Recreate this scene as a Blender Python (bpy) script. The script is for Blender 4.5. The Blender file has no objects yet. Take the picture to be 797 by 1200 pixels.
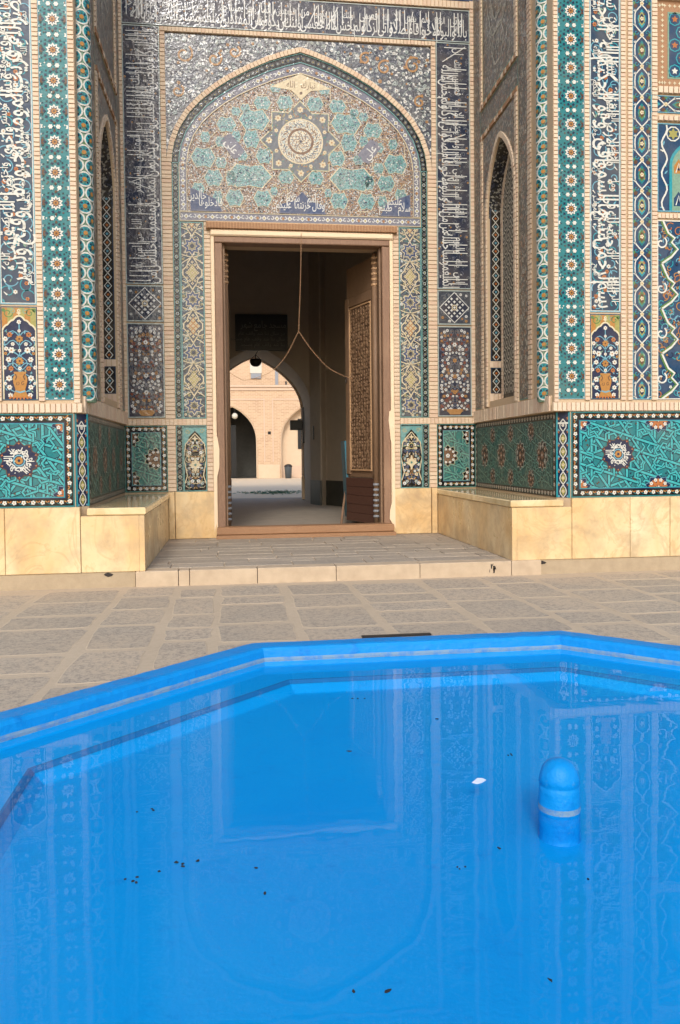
import bpy, math, random
import numpy as np
from mathutils import Matrix, Vector
random.seed(7)
R = random.random
def U(a, b): return a + (b - a) * random.random()
sc = bpy.context.scene
COL = sc.collection

# ------------------------------------------------------------------ camera
CAM = Vector((-1.1167, -12.5401, 0.5274)); YAW, PIT, ROL, FPX, PPY = -0.13123, -0.027577, -0.010656, 953.55, 559.63
cam = bpy.data.cameras.new('camera'); camo = bpy.data.objects.new('camera', cam); COL.objects.link(camo)
cy, sy, cp, sp, cr, sr = math.cos(YAW), math.sin(YAW), math.cos(PIT), math.sin(PIT), math.cos(ROL), math.sin(ROL)
rx = Vector((cy, sy, 0)); fy = Vector((-sy, cy, 0)); up0 = Vector((0, 0, 1))
fwd = cp * fy + sp * up0; upv = -sp * fy + cp * up0
camX = cr * rx + sr * upv; camU = -sr * rx + cr * upv
m = Matrix((camX, camU, -fwd)).transposed().to_4x4(); m.translation = CAM
camo.matrix_world = m
cam.sensor_fit = 'VERTICAL'; cam.sensor_height = 36.0; cam.sensor_width = 24.0
cam.lens = FPX / 1200 * 36; cam.shift_y = (PPY - 600) / 1200; cam.clip_end = 500; cam.clip_start = 0.05
sc.camera = camo

# ------------------------------------------------------------------ world, sun, exposure
SUN_EL, SUN_AZ = 34.0, -9.0       # azimuth: degrees left of straight behind the camera
world = bpy.data.worlds.new('World'); sc.world = world; world.use_nodes = True
wn = world.node_tree.nodes; wl = world.node_tree.links
sky = wn.new('ShaderNodeTexSky'); sky.sky_type = 'NISHITA'; sky.sun_disc = False
sky.sun_elevation = math.radians(SUN_EL)
sdir = Vector((math.sin(math.radians(SUN_AZ)) * math.cos(math.radians(SUN_EL)), -math.cos(math.radians(SUN_AZ)) * math.cos(math.radians(SUN_EL)), math.sin(math.radians(SUN_EL))))
sky.sun_rotation = math.atan2(sdir.x, sdir.y)
sky.air_density = 1.0; sky.dust_density = 2.0; sky.ozone_density = 1.0
wl.new(sky.outputs[0], wn['Background'].inputs[0]); wn['Background'].inputs[1].default_value = 0.15
sun = bpy.data.lights.new('sun', 'SUN'); suno = bpy.data.objects.new('sun', sun); COL.objects.link(suno)
sun.energy = 0.75; sun.angle = math.radians(11); sun.color = (1.0, 0.985, 0.965)
suno.rotation_euler = sdir.to_track_quat('Z', 'Y').to_euler()
sc.view_settings.view_transform = 'Standard'; sc.view_settings.look = 'None'
sc.view_settings.exposure = 0.82; sc.view_settings.gamma = 1.0
sc.cycles.max_bounces = 8; sc.cycles.transparent_max_bounces = 8
sc.cycles.caustics_reflective = False; sc.cycles.caustics_refractive = False

# ------------------------------------------------------------------ materials
def srgb(r, g, b):
    f = lambda c: (c / 255 / 12.92) if c <= 10 else ((c / 255 + 0.055) / 1.055) ** 2.4
    return (f(r), f(g), f(b), 1)
MATS = {}
class NT:
    def __init__(s, name):
        s.m = bpy.data.materials.new(name); s.m.use_nodes = True; s.t = s.m.node_tree
        s.b = s.t.nodes['Principled BSDF']; MATS[name] = s.m
        g = s.n('ShaderNodeNewGeometry'); s.pos = g.outputs['Position']
    def n(s, t, **k):
        x = s.t.nodes.new(t)
        for a, v in k.items(): setattr(x, a, v)
        return x
    def l(s, a, b): s.t.links.new(a, b)
    def noise(s, scale, det=3, rough=.55, vec=None, dist=0):
        x = s.n('ShaderNodeTexNoise'); x.inputs['Scale'].default_value = scale; x.inputs['Detail'].default_value = det
        x.inputs['Roughness'].default_value = rough; x.inputs['Distortion'].default_value = dist
        s.l(vec if vec else s.pos, x.inputs['Vector']); return x.outputs['Fac']
    def ramp(s, fac, stops, interp='LINEAR'):
        x = s.n('ShaderNodeValToRGB'); e = x.color_ramp.elements; x.color_ramp.interpolation = interp
        while len(e) < len(stops): e.new(0.5)
        for i, (p, c) in enumerate(stops):
            e[i].position = p; e[i].color = c if len(c) == 4 else (*c, 1)
        s.l(fac, x.inputs[0]); return x.outputs[0]
    def mix(s, fac, a, b, mode='MIX'):
        x = s.n('ShaderNodeMix', data_type='RGBA', blend_type=mode)
        for v, i in ((fac, 0), (a, 6), (b, 7)):
            if isinstance(v, (int, float)): x.inputs[i].default_value = v
            elif isinstance(v, tuple): x.inputs[i].default_value = v
            else: s.l(v, x.inputs[i])
        return x.outputs[2]
    def scaled(s, vec3):
        x = s.n('ShaderNodeMapping'); x.inputs['Scale'].default_value = vec3; s.l(s.pos, x.inputs[0]); return x.outputs[0]
    def bump(s, h, strength, dist=.01):
        x = s.n('ShaderNodeBump'); x.inputs['Strength'].default_value = strength; x.inputs['Distance'].default_value = dist
        s.l(h, x.inputs['Height']); s.l(x.outputs[0], s.b.inputs['Normal'])
    def base(s, c):
        if isinstance(c, tuple): s.b.inputs['Base Color'].default_value = c
        else: s.l(c, s.b.inputs['Base Color'])
    def rough(s, v):
        if isinstance(v, (int, float)): s.b.inputs['Roughness'].default_value = v
        else: s.l(v, s.b.inputs['Roughness'])
def mul(c, k): return (c[0] * k, c[1] * k, c[2] * k, 1)
def lerp(a, b, t): return tuple(a[i] * (1 - t) + b[i] * t for i in range(3)) + (1,)
DUST = srgb(168, 150, 122)
def tile(name, col, dust=.12, rough=.24, var=.35, bump=.25, spec=.16):
    t = NT(name)
    f = t.noise(38, 2); g = t.noise(3.1, 3)
    c = t.mix(f, mul(col, 1 - var), mul(col, 1 + var * .7))
    d = t.ramp(g, [(.35, (0, 0, 0)), (.75, (dust * 1.6,) * 3)])
    t.base(t.mix(d, c, DUST)); t.rough(t.ramp(g, [(.3, (rough,) * 3), (.8, (min(1, rough + .12),) * 3)])); t.b.inputs['Specular IOR Level'].default_value = spec
    t.bump(t.noise(16, 2), bump, .012)
    return t.m
# glazes: bright set for the piers, duller weathered set for the inner wall
T = dict(navy=srgb(24, 36, 66), blue=srgb(30, 62, 92), slate=srgb(46, 64, 84), teal=srgb(30, 114, 118), turq=srgb(40, 140, 150), strap=srgb(60, 162, 162), sky=srgb(100, 156, 172),
         white=srgb(208, 206, 194), cream=srgb(208, 196, 162), ochre=srgb(170, 118, 56), brown=srgb(88, 58, 42), black=srgb(14, 14, 15), green=srgb(82, 118, 62),
         olive=srgb(152, 146, 80), purple=srgb(60, 54, 84), sage=srgb(120, 150, 128), orange=srgb(172, 102, 54), dteal=srgb(14, 40, 60))
for k, c in T.items(): tile('glaze_' + k, c, .1 if k not in ('black', 'navy') else .07)
W = dict(navy=srgb(42, 50, 68), slate=srgb(58, 66, 78), grey=srgb(98, 104, 110), white=srgb(206, 207, 202), cream=srgb(202, 188, 156), black=srgb(12, 13, 14),
         lav=srgb(108, 110, 124), turq=srgb(92, 146, 146), teal=srgb(52, 114, 108), brown=srgb(112, 84, 64), ochre=srgb(164, 122, 76), olive=srgb(162, 150, 102), pale=srgb(160, 172, 168), sage=srgb(112, 132, 116), blue=srgb(52, 70, 104), red=srgb(126, 68, 54), strap=srgb(88, 144, 130))
for k, c in W.items(): tile('worn_' + k, c, .12 if k != 'black' else .02, .06, .3, .6, .32)
D = dict(bg=srgb(64, 62, 58), navy=srgb(58, 60, 70), grey=srgb(142, 138, 126), white=srgb(192, 186, 170), brown=srgb(128, 92, 70), teal=srgb(52, 100, 94), tealhi=srgb(96, 144, 130), black=srgb(28, 28, 28))
for k, c in D.items(): tile('dull_' + k, c, .12, .32, .4, .3)

def mosaic(name, cells, scale, rough=.28):
    t = NT(name)
    v = t.n('ShaderNodeTexVoronoi'); v.inputs['Scale'].default_value = scale; t.l(t.pos, v.inputs['Vector'])
    s = t.n('ShaderNodeSeparateColor'); t.l(v.outputs['Color'], s.inputs[0])
    n = len(cells); c = t.ramp(s.outputs[0], [(i / n, x) for i, x in enumerate(cells)], 'CONSTANT')
    g = t.noise(3, 3)
    t.base(t.mix(t.ramp(g, [(.4, (0, 0, 0)), (.8, (.25,) * 3)]), c, DUST)); t.rough(rough)
    t.bump(v.outputs['Distance'], .25, .01); return t.m
mosaic('mosaic_star', [W['brown'], mul(W['white'], .75), W['black'], mul(W['ochre'], .6), mul(W['ochre'], .8), W['grey'], mul(W['black'], 2), W['brown']], 78)
mosaic('mosaic_turq', [W['turq'], mul(W['turq'], .8), mul(W['turq'], .6), W['teal'], mul(W['pale'], .8), W['turq'], W['slate']], 70)
mosaic('mosaic_disc', [W['cream'], W['pale'], W['grey'], W['cream'], W['brown']], 90)
mosaic('mosaic_floral', [W['slate'], W['grey'], W['slate'], W['navy'], W['white'], W['slate']], 34)
mosaic('mosaic_dull', [D['bg'], D['navy'], D['bg'], D['grey'], D['bg'], D['brown']], 30)
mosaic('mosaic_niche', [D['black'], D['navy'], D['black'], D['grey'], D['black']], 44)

def brickmat(name, a, b):
    t = NT(name); f = t.noise(14, 3); g = t.noise(70, 2)
    t.base(t.mix(t.mix(.45, f, g), a, b)); t.rough(.85); t.bump(g, .5, .006); return t.m
brickmat('brick_pale', srgb(202, 178, 150), srgb(218, 198, 172)); brickmat('brick_rose', srgb(200, 170, 144), srgb(212, 188, 162))
brickmat('mortar', srgb(182, 156, 124), srgb(198, 174, 142)); brickmat('brick_brown', srgb(140, 104, 74), srgb(170, 130, 96))

t = NT('brick_far'); mp = t.n('ShaderNodeMapping'); mp.inputs['Rotation'].default_value = (math.pi / 2, 0, 0); t.l(t.pos, mp.inputs[0]); bk = t.n('ShaderNodeTexBrick'); t.l(mp.outputs[0], bk.inputs['Vector'])
bk.inputs['Scale'].default_value = 1.0; bk.inputs['Brick Width'].default_value = .26; bk.inputs['Row Height'].default_value = .085; bk.inputs['Mortar Size'].default_value = .012
bk.inputs['Color1'].default_value = srgb(200, 168, 134); bk.inputs['Color2'].default_value = srgb(180, 144, 114); bk.inputs['Mortar'].default_value = srgb(212, 186, 154)
t.base(t.mix(t.ramp(t.noise(.8, 5), [(.4, (0,) * 3), (.7, (.5,) * 3)]), bk.outputs['Color'], srgb(208, 178, 146))); t.rough(.9); t.bump(bk.outputs['Fac'], -.5, .01)
def plaster(name, a, b, sc_=5, rough=.8, bs=.2):
    t = NT(name); f = t.noise(sc_, 5, .6); g = t.noise(60, 3)
    t.base(t.mix(f, a, b)); t.rough(rough); t.bump(g, bs, .006); return t.m
plaster('plaster_dim', srgb(172, 158, 140), srgb(192, 178, 160)); plaster('court_paving', srgb(218, 194, 160), srgb(232, 210, 178), 3, .85, .4); plaster('passage_paving', srgb(150, 140, 126), srgb(186, 174, 158), 4, .75, .4); plaster('plaster_cream', srgb(224, 196, 160), srgb(238, 216, 184))
plaster('wainscot', srgb(44, 44, 40), srgb(80, 80, 72), 6, .4); plaster('concrete', srgb(150, 132, 106), srgb(184, 164, 134), 9, .9, .5)
plaster('plaster_far', srgb(204, 178, 146), srgb(216, 192, 162)); plaster('dark_iron', srgb(26, 25, 25), srgb(42, 38, 36), 30, .5)  # shade of the underwater riser, painted as a darker blue ring on the ledge edge
plaster('board_black', srgb(12, 13, 14), srgb(18, 19, 20), 8, .35); plaster('sign_paint', srgb(92, 92, 86), srgb(124, 124, 116), 30, .5)
plaster('bin_grey', srgb(66, 74, 80), srgb(84, 92, 96), 10, .4); plaster('blue_board', srgb(24, 84, 104), srgb(40, 110, 124), 6, .5)
plaster('white_paint', srgb(192, 186, 168), srgb(212, 206, 190), 6, .5); plaster('steel', srgb(126, 130, 136), srgb(150, 152, 156), 20, .35)
plaster('step_stone', srgb(160, 138, 112), srgb(206, 184, 154), 6, .75, .35); plaster('leaf_green', srgb(60, 104, 74), srgb(84, 128, 88), 30, .6)
plaster('leaf_dead', srgb(18, 24, 30), srgb(44, 34, 24), 60, .8); plaster('scrap', srgb(206, 220, 232), srgb(230, 236, 240), 60, .6)
plaster('chain_rust', srgb(150, 112, 80), srgb(190, 150, 112), 60, .6)
plaster('black_stain', srgb(30, 26, 24), srgb(54, 46, 40), 40, .8)

def paving(name, a, b, grit, dust=.5):
    t = NT(name); f = t.noise(2.3, 4); v = t.n('ShaderNodeTexVoronoi'); v.inputs['Scale'].default_value = 42; t.l(t.pos, v.inputs['Vector'])
    g = t.mix(.45, t.noise(19, 5, .8), t.noise(48, 3, .7)); s = t.n('ShaderNodeObjectInfo')
    c = t.mix(f, a, b); c = t.mix(t.ramp(g, [(.46, (0, 0, 0)), (.60, (.9,) * 3)]), c, grit)
    dd = t.ramp(t.noise(1.1, 5, .7), [(.36, (dust * .3,) * 3), (.60, (dust,) * 3)]); c = t.mix(t.mix(.6, dd, t.ramp(g, [(.42, (1, 1, 1)), (.56, (0, 0, 0))]), 'MULTIPLY'), c, srgb(192, 170, 142))
    c = t.mix(t.ramp(s.outputs['Random'], [(0, (.0,) * 3), (1, (.32,) * 3)]), c, mul(a, .7))
    t.base(c); t.rough(.88); t.bump(g, .6, .008); return t.m
paving('paver_court', srgb(168, 155, 136), srgb(190, 174, 152), srgb(112, 106, 98), .95); paving('paver_platform', srgb(128, 120, 110), srgb(168, 158, 144), srgb(192, 176, 152))
t = NT('mortar_ground'); f = t.noise(1.3, 6, .65); g = t.noise(24, 5, .8)
t.base(t.mix(t.mix(.6, f, g), srgb(156, 138, 114), srgb(212, 190, 160))); t.rough(.92); t.bump(g, .6, .01)

t = NT('onyx_marble'); mp = t.scaled((1, 1, .7)); f = t.noise(1.3, 4, .55, mp, .8); g = t.noise(1.9, 5, .6, mp, 1.8); oi = t.n('ShaderNodeObjectInfo')
c = t.ramp(f, [(.30, srgb(202, 162, 106)), (.48, srgb(216, 188, 140)), (.68, srgb(224, 207, 168))])
c = t.mix(t.ramp(g, [(.46, (0, 0, 0)), (.50, (.4,) * 3), (.53, (0, 0, 0))]), c, srgb(176, 134, 92))
c = t.mix(t.ramp(oi.outputs['Random'], [(0, (0,) * 3), (1, (.4,) * 3)]), c, srgb(216, 178, 122))
low = t.noise(3.2, 6, .65); c = t.mix(t.ramp(low, [(.46, (0, 0, 0)), (.70, (.7,) * 3)]), c, srgb(172, 146, 112))
t.base(c); t.rough(t.ramp(low, [(.3, (.22,) * 3), (.7, (.45,) * 3)])); t.bump(t.noise(30, 3), .06, .01)
t = NT('seat_marble'); f = t.noise(3.2, 5, .6, t.scaled((1, 1, 1)), 1.0)
t.base(t.ramp(f, [(.3, srgb(196, 166, 116)), (.6, srgb(222, 200, 154))])); t.rough(.1)

def wood(name, a, b, scv=(9, 9, 1.2), rough=.6):
    t = NT(name); mp = t.scaled(scv); f = t.noise(4, 6, .65, mp, .6); g = t.noise(30, 3, .6, mp); l = t.noise(1.2, 4)
    c = t.mix(f, a, b); c = t.mix(t.ramp(g, [(.45, (0, 0, 0)), (.7, (.5,) * 3)]), c, mul(a, .5)); c = t.mix(t.ramp(l, [(.5, (0,) * 3), (.8, (.4,) * 3)]), c, srgb(176, 142, 110))
    t.base(c); t.rough(rough); t.bump(f, .4, .01); return t.m
wood('wood_frame', srgb(118, 88, 66), srgb(156, 122, 96)); wood('wood_leaf', srgb(112, 86, 64), srgb(146, 116, 88)); wood('wood_dark', srgb(70, 44, 34), srgb(96, 62, 46), (2, 2, 10))
wood('wood_pale', srgb(178, 138, 98), srgb(206, 168, 128)); wood('wood_sill', srgb(138, 98, 66), srgb(172, 132, 94), (1.2, 9, 9))
t = NT('wood_carved'); v = t.n('ShaderNodeTexVoronoi', feature='SMOOTH_F1'); v.inputs['Scale'].default_value = 17; t.l(t.pos, v.inputs['Vector'])
c = t.ramp(v.outputs['Distance'], [(.15, srgb(160, 130, 98)), (.5, srgb(92, 68, 48))]); t.base(c); t.rough(.6); t.bump(v.outputs['Distance'], -.8, .03)

t = NT('pool_paint'); f = t.noise(1.4, 5, .6); g = t.noise(9, 5, .7); h = t.noise(55, 3)
c = t.mix(f, srgb(0, 142, 206), srgb(0, 156, 218)); c = t.mix(t.ramp(g, [(.60, (0,) * 3), (.74, (.35,) * 3)]), c, srgb(0, 108, 184))
c = t.mix(t.ramp(t.noise(23, 4, .7), [(.66, (0,) * 3), (.78, (.7,) * 3)]), c, srgb(60, 150, 205)); c = t.mix(t.ramp(t.noise(.7, 6, .7), [(.45, (0,) * 3), (.65, (.35,) * 3)]), c, srgb(0, 122, 196))
t.base(c); t.rough(.6); t.b.inputs['Specular IOR Level'].default_value = .15; t.bump(h, .3, .006)
t = NT('pool_rim_paint'); f = t.noise(3, 5, .65); g = t.noise(26, 4, .7)
c = t.mix(f, srgb(0, 122, 192), srgb(0, 138, 206)); c = t.mix(t.ramp(g, [(.62, (0,) * 3), (.72, (.6,) * 3)]), c, srgb(70, 140, 190)); c = t.mix(t.ramp(t.noise(7, 5, .7), [(.55, (0,) * 3), (.7, (.5,) * 3)]), c, srgb(0, 92, 168)); t.base(c); t.rough(.5); t.b.inputs['Specular IOR Level'].default_value = .25; t.bump(t.noise(14, 4), .5, .02)
t = NT('lime_scum'); f = t.noise(16, 5, .7); t.base(t.mix(t.ramp(f, [(.28, (0.1,) * 3), (.55, (.8,) * 3)]), srgb(24, 118, 188), srgb(124, 148, 158))); t.rough(.85); t.bump(f, .5, .01)
plaster('pool_riser_shade', srgb(0, 92, 146), srgb(0, 112, 172), 14, .7)  # deeper blue that paints in the shaded riser of the ledge
# water: clear sheet, mirror by Fresnel
t = NT('water'); tn = t.t.nodes; tn.remove(t.b); tr = t.n('ShaderNodeBsdfTransparent'); tr.inputs[0].default_value = (.80, .97, 1, 1)
gl = t.n('ShaderNodeBsdfGlossy'); gl.inputs['Roughness'].default_value = .012; 
dp = t.n('ShaderNodeVectorMath', operation='DOT_PRODUCT'); gm = t.n('ShaderNodeNewGeometry'); t.l(gm.outputs['Incoming'], dp.inputs[0])
def mth(op, a, b=None):
    x = t.n('ShaderNodeMath', operation=op)
    for i, v in enumerate((a, b)):
        if v is None: continue
        if isinstance(v, (int, float)): x.inputs[i].default_value = v
        else: t.l(v, x.inputs[i])
    return x.outputs[0]
fres = mth('ADD', mth('MULTIPLY', mth('POWER', mth('SUBTRACT', 1.0, mth('ABSOLUTE', dp.outputs['Value'])), 5.0), .62), .014)
bp = t.n('ShaderNodeBump'); bp.inputs['Strength'].default_value = .03; bp.inputs['Distance'].default_value = .02
mp = t.scaled((1, 1, 1)); t.l(t.noise(5, 2, .5, mp), bp.inputs['Height']); t.l(bp.outputs[0], gl.inputs['Normal']); t.l(bp.outputs[0], dp.inputs[1])
mx = t.n('ShaderNodeMixShader'); t.l(fres, mx.inputs[0]); t.l(tr.outputs[0], mx.inputs[1]); t.l(gl.outputs[0], mx.inputs[2]); t.l(mx.outputs[0], tn['Material Output'].inputs[0])
def M(n): return MATS[n]

# ------------------------------------------------------------------ object helpers
def mk(name, verts, faces, mats, parent=None, mat=None, fmi=None, smooth=False):
    me = bpy.data.meshes.new(name); me.from_pydata([tuple(v) for v in verts], [], faces); 
    for x in (mats if isinstance(mats, (list, tuple)) else [mats]): me.materials.append(M(x))
    if fmi is not None: me.polygons.foreach_set('material_index', fmi)
    if smooth: me.polygons.foreach_set('use_smooth', [True] * len(me.polygons))
    me.update(); o = bpy.data.objects.new(name, me); COL.objects.link(o)
    if parent: o.parent = parent
    if mat is not None: o.matrix_local = mat
    return o
def empty(name, loc=(0, 0, 0)):
    o = bpy.data.objects.new(name, None); COL.objects.link(o); o.location = loc; o.empty_display_size = .2; return o
def tag(o, label=None, cat=None, group=None, kind=None):
    if label: o['label'] = label
    if cat: o['category'] = cat
    if group: o['group'] = group
    if kind: o['kind'] = kind
    return o
def inst(src, name, parent, mat):
    o = bpy.data.objects.new(name, src.data); COL.objects.link(o); o.parent = parent; o.matrix_local = mat; return o
def frame(O, Uv, Vv=(0, 0, 1)):
    u = Vector(Uv).normalized(); v = Vector(Vv); n = u.cross(v); mm = Matrix((u, v, n)).transposed().to_4x4(); mm.translation = Vector(O); return mm
class MB:
    def __init__(s): s.v = []; s.f = []; s.m = []
    def poly(s, pts, mi=0):
        b = len(s.v); s.v += [tuple(p) for p in pts]; s.f.append(tuple(range(b, b + len(pts)))); s.m.append(mi)
    def box(s, x0, x1, y0, y1, z0, z1, mi=0, bev=0):
        if bev:
            e = bev; b = len(s.v)
            prof = [(x0, y0), (x1, y0), (x1, y1), (x0, y1)]; ins = [(x0 + e, y0 + e), (x1 - e, y0 + e), (x1 - e, y1 - e), (x0 + e, y1 - e)]
            rings = [(ins, z0), (prof, z0 + e), (prof, z1 - e), (ins, z1)]
            for pr, z in rings: s.v += [(x, y, z) for x, y in pr]
            s.f.append((b + 3, b + 2, b + 1, b)); s.m.append(mi)
            for r in range(3):
                for i in range(4):
                    j = (i + 1) % 4; s.f.append((b + r * 4 + i, b + r * 4 + j, b + r * 4 + 4 + j, b + r * 4 + 4 + i)); s.m.append(mi)
            s.f.append((b + 12, b + 13, b + 14, b + 15)); s.m.append(mi); return
        b = len(s.v); s.v += [(x0, y0, z0), (x1, y0, z0), (x1, y1, z0), (x0, y1, z0), (x0, y0, z1), (x1, y0, z1), (x1, y1, z1), (x0, y1, z1)]
        for q in ((0, 3, 2, 1), (4, 5, 6, 7), (0, 1, 5, 4), (1, 2, 6, 5), (2, 3, 7, 6), (3, 0, 4, 7)): s.f.append(tuple(b + i for i in q)); s.m.append(mi)
    def prism(s, pts, z0, z1, mi=0, cap0=True):
        n = len(pts); b = len(s.v); s.v += [(p[0], p[1], z0) for p in pts] + [(p[0], p[1], z1) for p in pts]
        s.f.append(tuple(range(b + n, b + 2 * n))); s.m.append(mi)
        if cap0: s.f.append(tuple(range(b + n - 1, b - 1, -1))); s.m.append(mi)
        for i in range(n):
            j = (i + 1) % n; s.f.append((b + i, b + j, b + n + j, b + n + i)); s.m.append(mi)
    def lathe(s, prof, n=16, c=(0, 0, 0), mi=0):
        b = len(s.v)
        for r, z in prof:
            for i in range(n): a = 2 * math.pi * i / n; s.v.append((c[0] + r * math.cos(a), c[1] + r * math.sin(a), c[2] + z))
        for k in range(len(prof) - 1):
            for i in range(n): j = (i + 1) % n; s.f.append((b + k * n + i, b + k * n + j, b + k * n + n + j, b + k * n + n + i)); s.m.append(mi)
    def tube(s, pts, r, n=6, mi=0):
        pts = [Vector(p) for p in pts]; b = len(s.v)
        for i, p in enumerate(pts):
            d = (pts[min(i + 1, len(pts) - 1)] - pts[max(i - 1, 0)]).normalized(); a = d.orthogonal().normalized(); c = d.cross(a)
            if i and a.dot(pa) < .5:
                a = (pa - d * pa.dot(d)).normalized(); c = d.cross(a)
            pa = a
            for k in range(n): t = 2 * math.pi * k / n; s.v.append(tuple(p + (a * math.cos(t) + c * math.sin(t)) * r))
        for i in range(len(pts) - 1):
            for k in range(n): j = (k + 1) % n; s.f.append((b + i * n + k, b + i * n + j, b + i * n + n + j, b + i * n + n + k)); s.m.append(mi)
    def build(s, name, mats, parent=None, mat=None, smooth=False): return mk(name, s.v, s.f, mats, parent, mat, s.m if not isinstance(mats, str) else None, smooth)

# ------------------------------------------------------------------ flat mosaic art: cut glazed pieces laid in a panel's (u, v) plane
LV = .0016
def clip_rect(pts, r):
    for ax, lim, sg in ((0, r[0], 1), (0, r[2], -1), (1, r[1], 1), (1, r[3], -1)):
        out = []
        for i in range(len(pts)):
            a, b = pts[i - 1], pts[i]; da, db = (a[ax] - lim) * sg, (b[ax] - lim) * sg
            if (da >= 0) != (db >= 0):
                t = da / (da - db); out.append((a[0] + (b[0] - a[0]) * t, a[1] + (b[1] - a[1]) * t))
            if db >= 0: out.append(b)
        pts = out
        if len(pts) < 3: return None
    return pts
def inpoly(p, poly):
    c = False; x, y = p
    for i in range(len(poly)):
        (x1, y1), (x2, y2) = poly[i - 1], poly[i]
        if (y1 > y) != (y2 > y) and x < (x2 - x1) * (y - y1) / (y2 - y1) + x1: c = not c
    return c
class Art:
    def __init__(s, pre, clip=None, inside=None): s.pre = pre; s.v = []; s.f = []; s.fm = []; s.mats = []; s.clip = clip; s.inside = inside
    def mi(s, c):
        n = c if c in MATS else s.pre + c
        if n not in s.mats: s.mats.append(n)
        return s.mats.index(n)
    def poly(s, pts, c, l=1):
        if s.inside and not all(inpoly(p, s.inside) for p in pts): return
        if s.clip:
            pts = clip_rect(pts, s.clip)
            if not pts: return
        b = len(s.v); h = .0048 + l * LV; s.v += [(p[0], p[1], h) for p in pts]; s.f.append(tuple(range(b, b + len(pts)))); s.fm.append(s.mi(c))
    def rect(s, a, b, c_, d, c, l=1): s.poly([(a, b), (c_, b), (c_, d), (a, d)], c, l)
    def outline(s, a, b, c_, d, w, c, l=1):
        s.rect(a, b, c_, b + w, c, l); s.rect(a, d - w, c_, d, c, l); s.rect(a, b + w, a + w, d - w, c, l); s.rect(c_ - w, b + w, c_, d - w, c, l)
    def disc(s, x, y, r, c, l=1, n=8): s.poly([(x + r * math.cos(2 * math.pi * (i + .5) / n), y + r * math.sin(2 * math.pi * (i + .5) / n)) for i in range(n)], c, l)
    def ring(s, x, y, r0, r1, c, l=1, n=20):
        P = lambda r, i: (x + r * math.cos(2 * math.pi * i / n), y + r * math.sin(2 * math.pi * i / n))
        for i in range(n): s.poly([P(r0, i), P(r1, i), P(r1, i + 1), P(r0, i + 1)], c, l)
    def star(s, x, y, r0, r1, n, c, l=1, a0=math.pi / 2): s.poly([(x + (r1 if i % 2 == 0 else r0) * math.cos(a0 + math.pi * i / n), y + (r1 if i % 2 == 0 else r0) * math.sin(a0 + math.pi * i / n)) for i in range(2 * n)], c, l)
    def stroke(s, pts, w, c, l=1, w1=None):
        n = len(pts); L = []; Rr = []
        for i, p in enumerate(pts):
            a = pts[max(i - 1, 0)]; b = pts[min(i + 1, n - 1)]; dx, dy = b[0] - a[0], b[1] - a[1]; d = math.hypot(dx, dy) or 1
            ww = (w if w1 is None else w + (w1 - w) * i / (n - 1)) / 2; L.append((p[0] - dy / d * ww, p[1] + dx / d * ww)); Rr.append((p[0] + dy / d * ww, p[1] - dx / d * ww))
        for i in range(n - 1): s.poly([Rr[i], Rr[i + 1], L[i + 1], L[i]], c, l)
    def flower(s, x, y, r, c, cc, l=2, n=6, a0=None, edge=None):
        a0 = U(0, 6) if a0 is None else a0
        if edge: s.disc(x, y, r * 1.18, edge, l - .5, 9)
        pts = []
        for i in range(n):
            for k, rr in ((-.38, .86), (0, 1), (.38, .86), (.5, .55)): a = a0 + 2 * math.pi * (i + k) / n; pts.append((x + r * rr * math.cos(a), y + r * rr * math.sin(a)))
        s.poly(pts, c, l); s.disc(x, y, r * .3, cc, l + .6, 6)
    def leaf(s, x, y, a, L, c, l=2, w=.35):
        P = lambda t, k: (x + L * (t * math.cos(a) - k * math.sin(a)), y + L * (t * math.sin(a) + k * math.cos(a)))
        s.poly([P(0, 0), P(.35, -w / 2), P(.75, -w / 3), P(1, 0), P(.75, w / 3), P(.35, w / 2)], c, l)
    def spiral(s, x, y, r, a, turns, w, c, l=1, sg=1, n=18):
        s.stroke([(x + r * (1 - .75 * i / n) * math.cos(a + sg * turns * 6.283 * i / n), y + r * (1 - .75 * i / n) * math.sin(a + sg * turns * 6.283 * i / n)) for i in range(n + 1)], w, c, l)
    def tris(s, vs, fs, c, l=3):
        b = len(s.v); s.v += [(p[0], p[1], .0048 + l * LV) for p in vs]; k = s.mi(c)
        for f in fs: s.f.append(tuple(b + i for i in f)); s.fm.append(k)
    def build(s, name, parent, mat, stuff=True, warp=None):
        vs = s.v if not warp else [warp(*p) for p in s.v]
        o = mk(name, vs, s.f, s.mats, parent, mat, s.fm)
        if stuff: o['kind'] = 'stuff'
        return o

# ---- Arabic lettering
AF = {}
for ch, b, n in (('ئ', 0xFE89, 4), ('ا', 0xFE8D, 2), ('ب', 0xFE8F, 4), ('ة', 0xFE93, 2), ('ت', 0xFE95, 4), ('ث', 0xFE99, 4), ('ج', 0xFE9D, 4), ('ح', 0xFEA1, 4), ('خ', 0xFEA5, 4), ('د', 0xFEA9, 2), ('ذ', 0xFEAB, 2), ('ر', 0xFEAD, 2), ('ز', 0xFEAF, 2), ('س', 0xFEB1, 4), ('ش', 0xFEB5, 4), ('ص', 0xFEB9, 4), ('ض', 0xFEBD, 4), ('ط', 0xFEC1, 4), ('ظ', 0xFEC5, 4), ('ع', 0xFEC9, 4), ('غ', 0xFECD, 4), ('ف', 0xFED1, 4), ('ق', 0xFED5, 4), ('ك', 0xFED9, 4), ('ل', 0xFEDD, 4), ('م', 0xFEE1, 4), ('ن', 0xFEE5, 4), ('ه', 0xFEE9, 4), ('و', 0xFEED, 2), ('ى', 0xFEEF, 2), ('ي', 0xFEF1, 4), ('\u0001', 0xFEFB, 2)):
    AF[ch] = [b + i for i in range(n)]
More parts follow.
